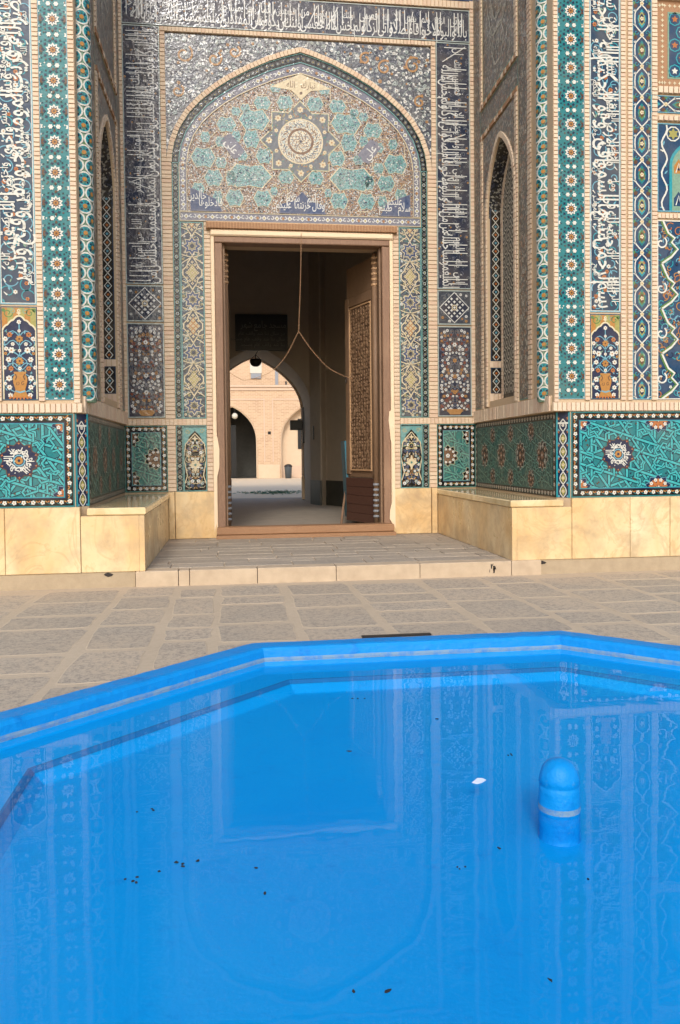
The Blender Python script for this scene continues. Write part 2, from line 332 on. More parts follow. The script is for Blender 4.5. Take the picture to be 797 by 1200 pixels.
def shape_word(t):
    t = t.replace('لا', '\u0001'); out = []
    for i, c in enumerate(t):
        fm = AF[c]; p = i > 0 and len(AF[t[i - 1]]) == 4; n = i + 1 < len(t) and len(fm) == 4
        out.append(chr(fm[(3 if n else 1) if p else (2 if n else 0)]))
    return ''.join(reversed(out))
WORDS = {}
def word(t, bold=.0):
    k = (t, bold)
    if k in WORDS: return WORDS[k]
    cu = bpy.data.curves.new('w', 'FONT'); cu.body = shape_word(t); cu.resolution_u = 2; cu.fill_mode = 'FRONT'; cu.offset = bold
    o = bpy.data.objects.new('w', cu); COL.objects.link(o); bpy.context.view_layer.update()
    me = o.to_mesh(); vs = [(v.co.x, v.co.y) for v in me.vertices]; fs = [tuple(p.vertices) for p in me.polygons]
    # connected pieces: dots and strokes
    par = list(range(len(vs)))
    def fd(a):
        while par[a] != a: par[a] = par[par[a]]; a = par[a]
        return a
    for f in fs:
        for q in f[1:]: par[fd(q)] = fd(f[0])
    comp = [fd(i) for i in range(len(vs))]; top = {}; bot = {}
    for i, v in enumerate(vs): c = comp[i]; top[c] = max(top.get(c, -9), v[1]); bot[c] = min(bot.get(c, 9), v[1])
    tall = [top[comp[i]] - bot[comp[i]] > .42 for i in range(len(vs))]
    o.to_mesh_clear(); bpy.data.objects.remove(o); bpy.data.curves.remove(cu)
    x0 = min(v[0] for v in vs); vs = [(v[0] - x0, v[1]) for v in vs]
    WORDS[k] = (vs, fs, tall, max(v[0] for v in vs)); return WORDS[k]
def put_word(art, t, X, Y, em, xs, k, fn, c, l=3, bold=.0, lean=0):
    vs, fs, tall, w = word(t, bold); out = []
    for (x, y), tl in zip(vs, tall):
        yy = y if (y < .40 or not tl) else .40 + (y - .40) * k
        out.append(fn(X + x * em * xs + lean * yy * em, Y + yy * em))
    art.tris(out, fs, c, l); return w * em * xs
def run_text(art, words, L, fn, em, xs, k, c, y0, y1, gap, bold=.0, l=3, step=None):
    """words set from the right end (x = L) leftwards, alternately low and high"""
    x = L; i = 0
    while x > 0:
        t = words[i % len(words)]; hi = i % 2 == 1 and y1 != y0; em_ = em * (.74 if hi else 1); w = word(t, bold)[3] * em_ * xs; l += .03
        if x - w < 0: break
        put_word(art, t, x - w, y1 if hi else y0, em_, xs, max(1, k * .6) if hi else k, fn, c, l, bold)
        x -= (w + gap) * (step if step else 1); i += 1

F0 = -3.46                       # front plane of the piers
ZT = 9.6                         # built height of the tilework
FRONT = frame((0, F0, 0), (1, 0, 0)); BACK = frame((0, 0, 0), (1, 0, 0))
def at(fr, u, v, h=0): return fr @ Matrix.Translation((u, v, h))

# ================================================================== THE SETTING: ground, paving
ZG, ZP = -.885, -.715
PC = (0.0, -9.88)
def octa(ap, rot=math.pi / 8): r = ap / math.cos(math.pi / 8); return [(PC[0] + r * math.cos(rot + i * math.pi / 4), PC[1] + r * math.sin(rot + i * math.pi / 4)) for i in range(8)]
b = MB(); o8 = octa(2.40); S = 150
# ground sheet with the pool cut out
quad = [(S, 0), (S, S), (0, S), (-S, S), (-S, 0), (-S, -S), (0, -S), (S, -S)]
corn = [(S * math.cos(math.pi / 8 + i * math.pi / 4) * 1.1, S * math.sin(math.pi / 8 + i * math.pi / 4) * 1.1) for i in range(8)]
for i in range(8):
    j = (i + 1) % 8; b.poly([(*o8[i], ZG), (*corn[i], ZG), (*corn[j], ZG), (*o8[j], ZG)])
ground = tag(b.build('courtyard_ground', 'mortar_ground'), 'dusty tan courtyard ground with grey paving slabs', kind='structure')
o8b = octa(2.52)
def outside_pool(pts): return all(not inpoly(p, o8b) for p in pts)
xs_ = [-7.2, -6.3, -5.5, -4.75, -3.95, -3.1, -2.27, -1.71, -1.28, -.59, .12, .9, 1.62, 2.2, 2.95, 3.7, 4.5, 5.3, 6.2, 7.0]
for i in range(len(xs_) - 1):
    y = F0 - .12 - U(0, .1)
    if i % 3 == 1: y -= .12
    while y > -13.5:
        d = random.choice([.45, .55, .7, .9]); e = U(.026, .034)
        p = [(xs_[i] + e, y - d + e), (xs_[i + 1] - e, y - d + e), (xs_[i + 1] - e, y - e), (xs_[i] + e, y - e)]
        y -= d
        p = [(q[0] + U(-.02, .02), q[1] + U(-.02, .02)) for q in p]
        if not outside_pool(p + [((p[0][0] + p[2][0]) / 2, (p[0][1] + p[2][1]) / 2)]):
            # cut back at the pool's edge: keep only slabs wholly outside
            continue
        cx_, cy_ = sum(q[0] for q in p) / 4, sum(q[1] for q in p) / 4; s_ = MB(); h = U(.0015, .004); ring_ = []
        for k in range(4):
            a, c = p[k], p[(k + 1) % 4]; ring_ += [(a[0] + (c[0] - a[0]) * f + U(-.008, .008), a[1] + (c[1] - a[1]) * f + U(-.008, .008)) for f in (.05, .3, .55, .8, .95)]
        n_ = len(ring_); ins = [(cx_ + (q[0] - cx_) * U(.93, .985), cy_ + (q[1] - cy_) * U(.93, .985)) for q in ring_]
        s_.v = [(*q, -.02) for q in ring_] + [(*q, h - .003) for q in ring_] + [(*q, h) for q in ins]
        for r in (0, n_):
            for a in range(n_): bb = (a + 1) % n_; s_.f.append((r + a, r + bb, r + n_ + bb, r + n_ + a)); s_.m.append(1)
        s_.f.append(tuple(range(2 * n_, 3 * n_))); s_.m.append(0)
        s_.build('paving_slab', ['paver_court', 'mortar_ground'], ground, Matrix.Translation((0, 0, ZG)))
# platform in the recess
b = MB(); b.box(-2.3, 2.3, F0 + .16, .3, ZG - .1, ZP - .012); plat = tag(b.build('platform', 'mortar_ground'), 'low paved platform before the doorway, edged with pale step stones', kind='structure')
y = F0 + .17
while y < -.05:
    d = min(U(.24, .34), -.02 - y); x = -2.12 + U(-.3, 0)
    while x < 2.1:
        w = U(.4, .95); a, c = max(x, -2.1), min(x + w, 2.1)
        if c - a > .06:
            s_ = MB(); s_.box(a + .008, c - .008, y + .008, y + d - .008, ZP - .03, ZP + U(-.004, .004), 0, .004); s_.build('paving_slab', 'paver_platform', plat)
        x += w
    y += d
x = -2.18
for x1 in (-1.72, -1.60, -.86, .02, .98, 2.06, 2.42):
    s_ = MB(); s_.box(x + .004, x1 - .004, F0 - .06, F0 + .165, ZG - .05, ZP + U(-.002, .002), 0, .007); s_.build('step_stone', 'step_stone', plat); x = x1
# black daubed mark on the step's face
b = MB()
for k in range(9):
    u, v, a = U(-.045, .045), U(-.05, .05), U(1.1, 2.0); L_ = U(.03, .07); w = U(.006, .014)
    b.poly([(u, v, 0), (u + w, v, 0), (u + w + L_ * math.cos(a), v + L_ * math.sin(a), 0), (u + L_ * math.cos(a), v + L_ * math.sin(a), 0)])
b.build('paint_mark', 'black_stain', plat, frame((1.83, F0 - .0625, ZP - .085), (1, 0, 0)))

# ================================================================== THE PORTAL
portal = tag(empty('mosque_portal', (0, 0, 0)), 'tall portal covered in turquoise and navy tilework around the open doorway', 'portal')
# --- masonry mass
def upR(y): return 2.715 + (2.60 - 2.715) * (y / F0)
def upL(y): return -2.70 + (-2.725 + 2.70) * (y / F0)
NY0, NY1, NX, NZ0, NZ1 = -.80, -2.10, .20, 1.30, 4.55       # niche in each return wall
ZTOP = 9.7
for sg, fn, dl in ((1, upR, (2.724, 2.685, 2.80)), (-1, upL, (-2.724, -2.685, -2.80))):
    X = 7.5 * sg; b = MB()
    # dado / plinth level
    b.prism([(dl[0], .05), (dl[1], -3.33), (dl[2], F0), (X, F0), (X, .05)], ZG - .2, 1.012)
    b.prism([(fn(0), .05), (fn(F0), F0), (X, F0), (X, .05)], 5.9, ZTOP)
    # upper wall around the niche
    b.prism([(fn(0), .05), (fn(NY0), NY0), (X, NY0), (X, .05)], 1.012, 5.9)
    b.prism([(fn(NY1), NY1), (fn(F0), F0), (X, F0), (X, NY1)], 1.012, 5.9)
    b.prism([(fn(NY0), NY0), (fn(NY1), NY1), (X, NY1), (X, NY0)], 1.012, NZ0)
    b.prism([(fn(NY0) + NX * sg, NY0), (fn(NY1) + NX * sg, NY1), (X, NY1), (X, NY0)], NZ0, 5.9)
    b.build('masonry', 'mortar', portal)
b = MB()  # back wall with the door opening
for x0, x1, z0, z1 in ((-2.9, -1.28, ZG - .1, ZTOP), (1.28, 2.9, ZG - .1, ZTOP), (-1.28, 1.28, 3.76, ZTOP)): b.box(x0, x1, .012, .42, z0, z1)
b.build('back_wall', 'mortar', portal)
b = MB(); b.box(-7.5, 7.5, .42, 11.7, 6.2, 6.5); b.build('roof', 'mortar', portal)

# --- brick trim: soldier bricks as real little boxes in the panel frame
def brick_run(name, fr, u0, v0, u1, v1, along, pitch=.048, h=.022, wid=None, mats=('brick_pale', 'brick_rose', 'mortar')):
    b = MB(); b.box(u0, u1, v0, v1, -.004, h * .45, 2)
    L = (v1 - v0) if along == 'v' else (u1 - u0); n = max(1, int(L / pitch)); p = L / n; g = .006
    for i in range(n):
        a = i * p + g; c = (i + 1) * p - g; hh = h + U(-.003, .003); mi = 0 if R() < .68 else 1
        if along == 'v': b.box(u0 + .004, u1 - .004, v0 + a, v0 + c, 0, hh, mi)
        else: b.box(u0 + a, u0 + c, v0 + .004, v1 - .004, 0, hh, mi)
    o = b.build(name, list(mats), portal, fr); o['kind'] = 'stuff'; return o
def brick_path(name, fr, pts, w, pitch=.06, h=.026, mats=('brick_pale', 'brick_rose', 'mortar')):
    """bricks set across a path; w = width to the left of travel"""
    b = MB(); seg = [0]
    for i in range(1, len(pts)): seg.append(seg[-1] + math.hypot(pts[i][0] - pts[i - 1][0], pts[i][1] - pts[i - 1][1]))
    def P(s):
        for i in range(1, len(pts)):
            if s <= seg[i] or i == len(pts) - 1:
                t = (s - seg[i - 1]) / max(1e-9, seg[i] - seg[i - 1]); a, c = pts[i - 1], pts[i]; dx, dy = c[0] - a[0], c[1] - a[1]; d = math.hypot(dx, dy)
                return (a[0] + dx * t, a[1] + dy * t, -dy / d, dx / d)
    n = int(seg[-1] / pitch); p = seg[-1] / n
    for i in range(n):
        q = []
        for s_, k in ((i * p + .004, 0), ((i + 1) * p - .004, 0), ((i + 1) * p - .004, w), (i * p + .004, w)):
            x, y, nx, ny = P(s_); q.append((x + nx * k, y + ny * k))
        b.prism(q, -.004, h + U(-.003, .003), 0 if R() < .7 else 1, False)
        a0, a1 = P(i * p), P((i + 1) * p); k0, k1 = .002, w - .002
        b.prism([(a0[0] + a0[2] * k0, a0[1] + a0[3] * k0), (a1[0] + a1[2] * k0, a1[1] + a1[3] * k0), (a1[0] + a1[2] * k1, a1[1] + a1[3] * k1), (a0[0] + a0[2] * k1, a0[1] + a0[3] * k1)], -.004, h * .5, 2, False)
    o = b.build(name, list(mats), portal, fr); o['kind'] = 'stuff'; return o
def panel(name, fr, u0, v0, u1, v1, c, label=None, h=.004):
    b = MB(); b.box(u0, u1, v0, v1, -.02, h); o = b.build(name, c, portal, fr)
    if label: o['label'] = label
    return o

# --- pattern builders -------------------------------------------------------------
def rosette_mesh():
    a = Art('glaze_')
    for i in range(10): th = 2 * math.pi * i / 10; a.star(.100 * math.cos(th), .100 * math.sin(th), .010, .021, 4, 'navy', 3.2, th)
    a.star(0, 0, .054, .077, 10, 'white', 3.6, math.pi / 10); a.star(0, 0, .030, .056, 10, 'navy', 4.2); a.star(0, 0, .022, .038, 8, 'ochre', 4.8); a.star(0, 0, .009, .018, 8, 'brown', 5.2)
    o = a.build('rosette', None, Matrix.Identity(4), False); return o
ROS = None
def rosette_band(fr, u0, u1, v0, v1, phase, pitch=.3225, label=None):
    global ROS
    p = panel('rosette_band', fr, u0, v0, u1, v1, 'glaze_teal', label)
    a = Art('glaze_', (u0, v0, u1, v1)); uc = (u0 + u1) / 2; w = (u1 - u0) / 2
    v = v0 + phase - pitch
    while v < v1 + pitch:
        for k in (-1, 1):
            a.star(uc + k * .04, v + pitch / 2, .020, .027, 6, 'white', 3.2, 0); a.star(uc, v + pitch / 2 + k * .045, .008, .02, 4, 'brown', 3.2)
            a.star(uc + k * (w + .002), v, .03, .055, 6, 'brown', 2.2); a.star(uc + k * w, v + pitch / 2, .022, .036, 6, 'white', 2.4); 
            a.star(uc + k * w, v + pitch * .24, .012, .022, 6, 'white', 2.4); a.star(uc + k * w, v - pitch * .24, .012, .022, 6, 'white', 2.4)
        for i in range(10):
            th = 2 * math.pi * (i + .5) / 10; a.star(uc + .128 * math.cos(th), v + .128 * math.sin(th), .006, .016, 4, 'black' if i % 2 else 'brown', 2.6, th)
            th = 2 * math.pi * i / 10; a.star(uc + .146 * math.cos(th), v + .146 * math.sin(th), .005, .013, 4, 'navy', 2.6, th)
        for k in range(7): a.star(uc + U(-w, w), v + pitch / 2 + U(-.05, .05), .005, .012, 4, random.choice(['black', 'brown', 'navy', 'white']), 2.4)
        v += pitch
    a.outline(u0, v0, u1, v1, .007, 'sky', 5); p.matrix_local = fr; a.build('tesserae', p, Matrix.Identity(4))
    v = v0 + phase
    while v < v1 - .05:
        if v > v0 + .09:
            if ROS is None: ROS = rosette_mesh(); ROS.parent = p; ROS.matrix_local = Matrix.Translation((uc, v, 0))
            else: inst(ROS, 'rosette', p, Matrix.Translation((uc, v, 0)))
        v += pitch
    return p
def sub(a, name, p, stuff=True, warp=None): return a.build(name, p, Matrix.Identity(4), stuff, warp)

def script_band(fr, u0, u1, v0, v1, words, cw, label):
    p = panel('inscription_band', fr, u0, v0, u1, v1, 'glaze_slate' if not cw else 'glaze_blue2', label)
    Wd, L = u1 - u0, v1 - v0; a = Art('glaze_', (u0 + .012, v0 + .012, u1 - .012, v1 - .012)); e = .0
    v = v0 + .1
    while v < v1:
        for k in (-1, 1):
            a.spiral((u0 + u1) / 2 + k * Wd * .24 + U(-.02, .02), v + U(-.05, .05), U(.07, .1), U(0, 6), .9, .011, random.choice(['sky', 'turq', 'sky']), 1, k)
            a.leaf((u0 + u1) / 2 + U(-.45, .45) * Wd, v + U(-.1, .1), U(0, 6), U(.04, .07), random.choice(['sky', 'turq', 'sage']), 1.5)
        v += .15
    f = Art('glaze_', (u0, v0, u1, v1)); v = v0 + .06; i = 0
    while v < v1 - .03:
        f.flower(U(u0 + .05, u1 - .05), v, U(.022, .032), 'white' if i % 3 == 1 else 'orange', 'ochre' if i % 3 == 1 else 'brown', 2); v += U(.055, .1); i += 1
    f.outline(u0, v0, u1, v1, .012, 'sky', 2); f.outline(u0 + .012, v0 + .012, u1 - .012, v1 - .012, .007, 'white', 2)
    fn = (lambda x, y: (u0 + y, v0 + L - x)) if cw else (lambda x, y: (u1 - y, v0 + x))
    t = Art('glaze_'); em = .285
    run_text(t, words, L - .05, fn, em, .66, 1.5, 'white', Wd * .27, Wd * .55, .0, .012, 3.4, step=.60)
    run_text(t, words[3:] + words[:3], L - .12, fn, .13, .8, 1.0, 'white', Wd * .70, Wd * .12, .06, .006, 5.4)
    # vowel strokes
    x = .1
    while x < L - .1:
        y = random.choice([Wd * .1, Wd * .86, Wd * .8]); aa = U(.6, 1.1) * (1 if cw else 1); l_ = U(.04, .07); dx, dy = l_ * math.cos(aa), l_ * math.sin(aa)
        t.stroke([fn(x, min(y, Wd - .06)), fn(x + dx, min(y, Wd - .06) + dy * .6)], .016, 'white', 3.4, .008); x += U(.06, .17)
    for q, n in ((a, 'tendrils'), (f, 'blossoms'), (t, 'lettering')): sub(q, n, p)
    return p
tile('glaze_blue2', srgb(34, 58, 80))
MATS['glaze_blue2'] = MATS['glaze_blue2']

def vase_panel(fr, u0, u1, v0, v1, label):
    p = panel('vase_panel', fr, u0, v0, u1, v1, 'glaze_navy', label); w = u1 - u0; uc = (u0 + u1) / 2; H = v1 - v0
    a = Art('glaze_', (u0 + .01, v0 + .01, u1 - .01, v1 - .01))
    # golden spandrels over a lobed arch
    zs = v0 + H * .74; za = v0 + H * .90; N = 9
    pts = []
    for i in range(2 * N + 1):
        t = i / (2 * N); x = u0 + .012 + (w - .024) * t; s_ = 1 - abs(2 * t - 1); z = zs + (za - zs) * (s_ ** .8) + .012 * abs(math.sin(s_ * math.pi * 3)); pts.append((x, z))
    for i in range(2 * N): a.poly([pts[i], pts[i + 1], (pts[i + 1][0], v1), (pts[i][0], v1)], 'ochre' if (i // 3) % 2 == 0 else 'olive', 1)
    for k in (-1, 1):
        a.spiral(uc + k * w * .3, v1 - .07, .05, 0, 1.2, .010, 'green', 1.6, k); a.spiral(uc + k * w * .18, v1 - .05, .03, 2, 1.2, .009, 'sage', 1.6, k); a.disc(uc + k * w * .42, v1 - .04, .02, 'green', 1.6)
    a.stroke(pts, .018, 'cream', 2); a.stroke([(u0 + .018, v0), (u0 + .018, zs)], .013, 'cream', 2); a.stroke([(u1 - .018, v0), (u1 - .018, zs)], .013, 'cream', 2)
    a.star(uc, za + .03, .012, .03, 4, 'cream', 2.2); a.flower(uc, za + .055, .02, 'cream', 'ochre', 2.4)
    # stems, leaves, blossoms (mirrored)
    b0 = v0 + H * .30
    for k in (-1, 1):
        for j, z in enumerate((.34, .46, .58, .68)):
            a.stroke([(uc + k * t * w * .34, v0 + H * z + .05 * math.sin(t * 3.14) + t * .02) for t in (0, .25, .5, .75, 1)], .010, 'sky', 1.4)
        a.stroke([(uc + k * (.04 + .12 * math.sin(t * 9)), v0 + .08 + t * H * .6) for t in [i / 14 for i in range(15)]], .009, 'sky', 1.2)
        for j in range(20): a.leaf(uc + k * U(.03, w * .44), U(v0 + .04, zs), U(0, 6.28), U(.03, .05), 'sky' if j % 3 else 'sage', 1.5)
    a.stroke([(uc, b0), (uc, za - .06)], .011, 'sky', 1.4)
    a.outline(u0, v0, u1, v1, .012, 'sky', 3); sub(a, 'tendrils', p)
    fl = [(.0, .885 - .05, .03, 'white'), (.0, .74, .022, 'white'), (.26, .70, .036, 'orange'), (.0, .655, .048, 'ochre'), (.38, .655, .032, 'white'), (.18, .60, .026, 'white'), (.36, .55, .03, 'white'), (.22, .535, .042, 'white'), (0, .53, .024, 'white'), (.38, .5, .022, 'ochre'), (.3, .435, .036, 'white'), (0, .42, .05, 'ochre'), (.24, .34, .034, 'orange'), (0, .34, .026, 'white'), (.42, .35, .028, 'white'), (.3, .235, .04, 'white'), (.4, .18, .022, 'white'), (.29, .14, .034, 'white'), (.27, .055, .032, 'white')]
    for x, z, r, c in fl:
        for k in ((-1, 1) if x else (1,)):
            q = Art('glaze_'); q.flower(0, 0, r * .84, c, 'ochre' if c == 'white' else 'brown', 3.2, 6 if r < .045 else 7, U(0, 1))
            o = q.build('blossom', p, Matrix.Translation((uc + k * x * w, v0 + z * H, 0)), False)
    q = Art('glaze_'); s_ = w / .38
    prof = [(.0, .03), (.09, .03), (.06, .085), (.05, .115), (.055, .13), (.072, .19), (.075, .235), (.058, .275), (.066, .305), (.0, .305)]
    q.poly([(x * s_, z) for x, z in prof] + [(-x * s_, z) for x, z in reversed(prof[1:-1])], 'ochre', 3)
    q.stroke([(-.05 * s_, .10), (0, .085), (.05 * s_, .10)], .016, 'sky', 3.6)
    for k in (-1, 1):
        q.stroke([(k * .05 * s_, .28), (k * .035 * s_, .25), (k * .05 * s_, .22)], .012, 'brown', 3.6); q.spiral(k * .03 * s_, .18, .022, 1, 1, .006, 'brown', 3.6, k)
    for i in range(-3, 4): q.leaf(i * .03 * s_, .045, -1.57 + i * .25, .04, 'orange', 3.4, .6)
    q.build('vase', p, Matrix.Translation((uc, v0, 0)), False)
    return p

def lozenge_band(fr, u0, v0, u1, v1, along='v', phase=0, pitch=.36, label=None):
    p = panel('vine_band', fr, u0, v0, u1, v1, 'glaze_blue', label); a = Art('glaze_', (u0, v0, u1, v1))
    vert = along == 'v'; L = (v1 - v0) if vert else (u1 - u0); w = (u1 - u0) if vert else (v1 - v0)
    g = (lambda s, t: ((u0 + u1) / 2 + t, v0 + s)) if vert else (lambda s, t: (u0 + s, (v0 + v1) / 2 + t))
    s = phase - pitch; i = 0
    while s < L + pitch:
        prof = [(0, 0), (.1, .16), (.2, .30), (.28, .36), (.45, .37), (.6, .36), (.68, .32), (.8, .16), (.88, .03)]
        for k in (-1, 1):
            a.stroke([g(s + q * pitch, k * r * w) for q, r in prof], .014, 'white', 3)
            x, y = g(s + .26 * pitch, k * .38 * w); a.star(x, y, .008, .022, 4, 'white', 3); x, y = g(s + .70 * pitch, k * .36 * w); a.star(x, y, .008, .024, 4, 'white', 3)
            for (q, r, c, rad) in ((.05, .30, 'purple', .03), (.05, .30, 'slate', .022), (.86, .33, 'brown', .026), (-.05, .42, 'green', .02)):
                x, y = g(s + q * pitch, k * r * w); a.disc(x, y, rad, c, 1.2 + (rad < .025) * .3)
            x, y = g(s + .02 * pitch, k * .28 * w); a.spiral(x, y, .03, 0, .8, .007, 'turq', 1.8, k, 9)
            for q in (.3, .4, .56): x, y = g(s + q * pitch, k * .17 * w); a.leaf(x, y, (1.57 if vert else 0) + k * .5, .05, random.choice(['brown', 'orange', 'sage']), 1.4)
        # inner drop
        drop = lambda r, c, l, dq=0: a.poly([g(s + (.46 + dq + q * r) * pitch, t * r * w) for q, t in ((-.36, 0), (-.2, .2), (0, .26), (.2, .18), (.36, 0), (.2, -.18), (0, -.26), (-.2, -.2))], c, l)
        drop(.85, 'teal' if i % 2 else 'turq', 1.3); drop(.62, 'green' if i % 2 else 'olive', 1.8); drop(.46, 'brown' if i % 2 else 'navy', 2.2)
        x, y = g(s + .46 * pitch, 0); a.flower(x, y, .026, 'cream', 'ochre', 3, 5)
        x, y = g(s + .94 * pitch, 0); a.flower(x, y, .027, 'cream', 'ochre', 3.4, 5)
        s += pitch; i += 1
    a.outline(u0, v0, u1, v1, .010, 'sky', 4); sub(a, 'tesserae', p); return p

def flower_border(a, u0, v0, u1, v1, w, pitch, bg, pre=None, cols=('white', 'ochre', 'orange', 'green')):
    """band of width w just inside the rectangle, blossoms on a dark ground"""
    a.outline(u0, v0, u1, v1, w, bg, 1)
    per = []
    h = w / 2
    def run(x0, y0, x1, y1):
        L = math.hypot(x1 - x0, y1 - y0); n = max(1, round(L / pitch)); dx, dy = (x1 - x0) / n, (y1 - y0) / n; nx, ny = -dy / math.hypot(dx, dy), dx / math.hypot(dx, dy)
        for i in range(n):
            x, y = x0 + dx * (i + .5), y0 + dy * (i + .5); a.flower(x, y, w * .34, cols[0], cols[1], 2.4, 5)
            for k in (-1, 1): a.leaf(x + dx * .5, y + dy * .5, math.atan2(dy, dx) + k * .7 + (0 if k > 0 else 3.14), w * .42, cols[2] if k > 0 else cols[1], 1.8, .5)
            a.stroke([(x + dx * t + nx * w * .25 * math.sin(t * 6.28), y + dy * t + ny * w * .25 * math.sin(t * 6.28)) for t in (0, .2, .4, .6, .8, 1)], .008, cols[3], 1.5)
    run(u0 + w, v0 + h, u1 - w, v0 + h); run(u0 + w, v1 - h, u1 - w, v1 - h); run(u0 + h, v0, u0 + h, v1); run(u1 - h, v0, u1 - h, v1)

def girih(a, rect, c_strap, c_line, c_bg, centre, s=.25, wd=.026, seed=1):
    """five families of straps, broken into hooked runs"""
    rnd = random.Random(seed); u0, v0, u1, v1 = rect; a.clip = rect; D_ = math.hypot(u1 - u0, v1 - v0); lv = 1.5
    fib = 'L'
    for _ in range(7): fib = ''.join('LS' if q == 'L' else 'L' for q in fib)
    LL = s * .86
    for fam in range(5):
        th = math.pi * fam / 5 + math.pi / 10; dx, dy = math.cos(th), math.sin(th); nx, ny = -dy, dx; lv = 1.4 + fam * .34; nh = 0
        for sg in (-1, 1):
            off = LL * .52; k = fam * 3 + (2 if sg > 0 else 0)
            while off < D_:
                q0 = (centre[0] + sg * nx * off - dx * D_ * 1.5, centre[1] + sg * ny * off - dy * D_ * 1.5); q1 = (q0[0] + dx * D_ * 3, q0[1] + dy * D_ * 3)
                a.stroke([q0, q1], wd + .017, c_line, lv); a.stroke([q0, q1], wd, c_strap, lv + .15)
                t = 0
                while t < D_ * 3:
                    h = (q0[0] + dx * t, q0[1] + dy * t)
                    if u0 < h[0] < u1 and v0 < h[1] < v1:
                        th2 = th + rnd.choice([-1, 1]) * 2 * math.pi / 5; hk = .30 * s; h1 = (h[0] + hk * math.cos(th2), h[1] + hk * math.sin(th2)); th3 = th2 + rnd.choice([-1, 1]) * 2 * math.pi / 5; h2 = (h1[0] + hk * .7 * math.cos(th3), h1[1] + hk * .7 * math.sin(th3)); nh += 1; e_ = nh * .0008
                        a.stroke([h, h1, h2], wd * .8 + .014, c_line, 3.4 + fam * .1 + e_); a.stroke([h, h1, h2], wd * .8, c_strap, 3.46 + fam * .1 + e_)
                    t += s * rnd.choice([.9, 1.4, 1.9])
                off += LL if fib[k % len(fib)] == 'L' else LL / 1.618; k += 1
    for i in range(int((u1 - u0) * (v1 - v0) * 34)):
        x, y = U(u0, u1), U(v0, v1); a.star(x, y, .008, .017, 3, 'brown' if a.pre == 'glaze_' and i % 2 else ('navy' if a.pre == 'glaze_' else 'black'), 4.1, U(0, 6))
    a.clip = None

def medallion(kind):
    a = Art('glaze_' if kind[0] == 'g' else 'worn_'); w = kind[1]
    if w == 'full':
        a.star(0, 0, .150, .190, 10, 'brown', 4.5); a.star(0, 0, .142, .180, 10, 'navy', 4.9)
        for i in range(10): th = math.pi / 2 + 2 * math.pi * i / 10; a.star(.160 * math.cos(th), .160 * math.sin(th), .006, .012, 4, 'orange', 5.3, th)
        for i, t in enumerate(('محمد', 'علي', 'الله', 'حسن', 'محمد', 'الله', 'علي', 'محمد')):
            th = 2 * math.pi * i / 8; vs, fs, tall, wd = word(t, .012); em = .105
            put_word(a, t, -wd * em * .35, .062, em, .7, 1.0, lambda x, y, c=math.cos(th), s=math.sin(th): (x * c - y * s, x * s + y * c), 'white', 5.7 + i * .04, .012)
        a.ring(0, 0, .044, .056, 'sky', 5.9, 14); a.disc(0, 0, .036, 'ochre', 6.0, 10); a.disc(0, 0, .014, 'navy', 6.4)
    else:
        a.star(0, 0, .112, .142, 10, 'cream' if kind[0] == 'w' else 'sky', 4.5); a.star(0, 0, .107, .136, 10, 'navy' if kind[0] == 'g' else 'black', 4.9)
        for i in range(10): th = math.pi / 2 + 2 * math.pi * i / 10; a.leaf(.02 * math.cos(th), .02 * math.sin(th), th, .085, 'orange' if kind[0] == 'g' else 'brown', 5.2 + (i % 2) * .2, .42)
        for i in range(10): th = math.pi / 2 + 2 * math.pi * (i + .5) / 10; a.flower(.088 * math.cos(th), .088 * math.sin(th), .019, 'white', 'ochre', 5.8, 5)
        a.flower(0, 0, .03, 'white', 'ochre', 6.2, 5)
    kk = 1.14 if w == 'full' else 1.22; a.v = [(x * kk, y * kk, h + .0008) for x, y, h in a.v]
    return a
MED = {}
def put_medallion(p, kind, u, v, rect):
    """whole or cut by the panel's edge"""
    r = .22 if kind[1] == 'full' else .175
    whole = u - r > rect[0] and u + r < rect[2] and v - r > rect[1] and v + r < rect[3]
    if whole and kind in MED: inst(MED[kind], 'medallion', p, Matrix.Translation((u, v, 0))); return
    src = medallion(kind)
    if whole: MED[kind] = src.build('medallion', p, Matrix.Translation((u, v, 0)), False); return
    a = Art(src.pre, (rect[0] - u, rect[1] - v, rect[2] - u, rect[3] - v)); a.mats = src.mats
    for f, k in zip(src.f, src.fm):
        pts = clip_rect([src.v[i][:2] for i in f], a.clip)
        if pts: h = src.v[f[0]][2]; b = len(a.v); a.v += [(x, y, h) for x, y in pts]; a.f.append(tuple(range(b, b + len(pts)))); a.fm.append(k)
    if a.f: a.build('medallion', p, Matrix.Translation((u, v, 0)), False)

def dado(fr, u0, v0, u1, v1, meds, worn=False, label=None, seed=1, bw=.075, centre=None):
    pre = 'worn_' if worn else 'glaze_'
    p = panel('dado_panel', fr, u0, v0, u1, v1, pre + 'teal', label); p.matrix_local = fr
    a = Art(pre); flower_border(a, u0 + .014, v0 + .014, u1 - .014, v1 - .014, bw, .098, 'black', cols=('white', 'ochre', 'ochre' if worn else 'orange', 'teal'))
    a.outline(u0, v0, u1, v1, .014, 'teal', 2); i = bw + .014; a.outline(u0 + i, v0 + i, u1 - i, v1 - i, .012, 'navy', 2); i += .012; a.outline(u0 + i, v0 + i, u1 - i, v1 - i, .012, 'turq', 2.1); i += .012
    rect = (u0 + i, v0 + i, u1 - i, v1 - i); 
    c = centre or (meds[0][1], meds[0][2]) if meds else ((u0 + u1) / 2, .5)
    girih(a, rect, 'strap', 'dteal' if not worn else 'slate', 'teal', c, seed=seed); sub(a, 'strapwork', p)
    for k, u, v in meds: put_medallion(p, ('w' if worn else 'g', k), u, v, rect)
    return p
def fix(p, fr): p.matrix_local = fr; return p

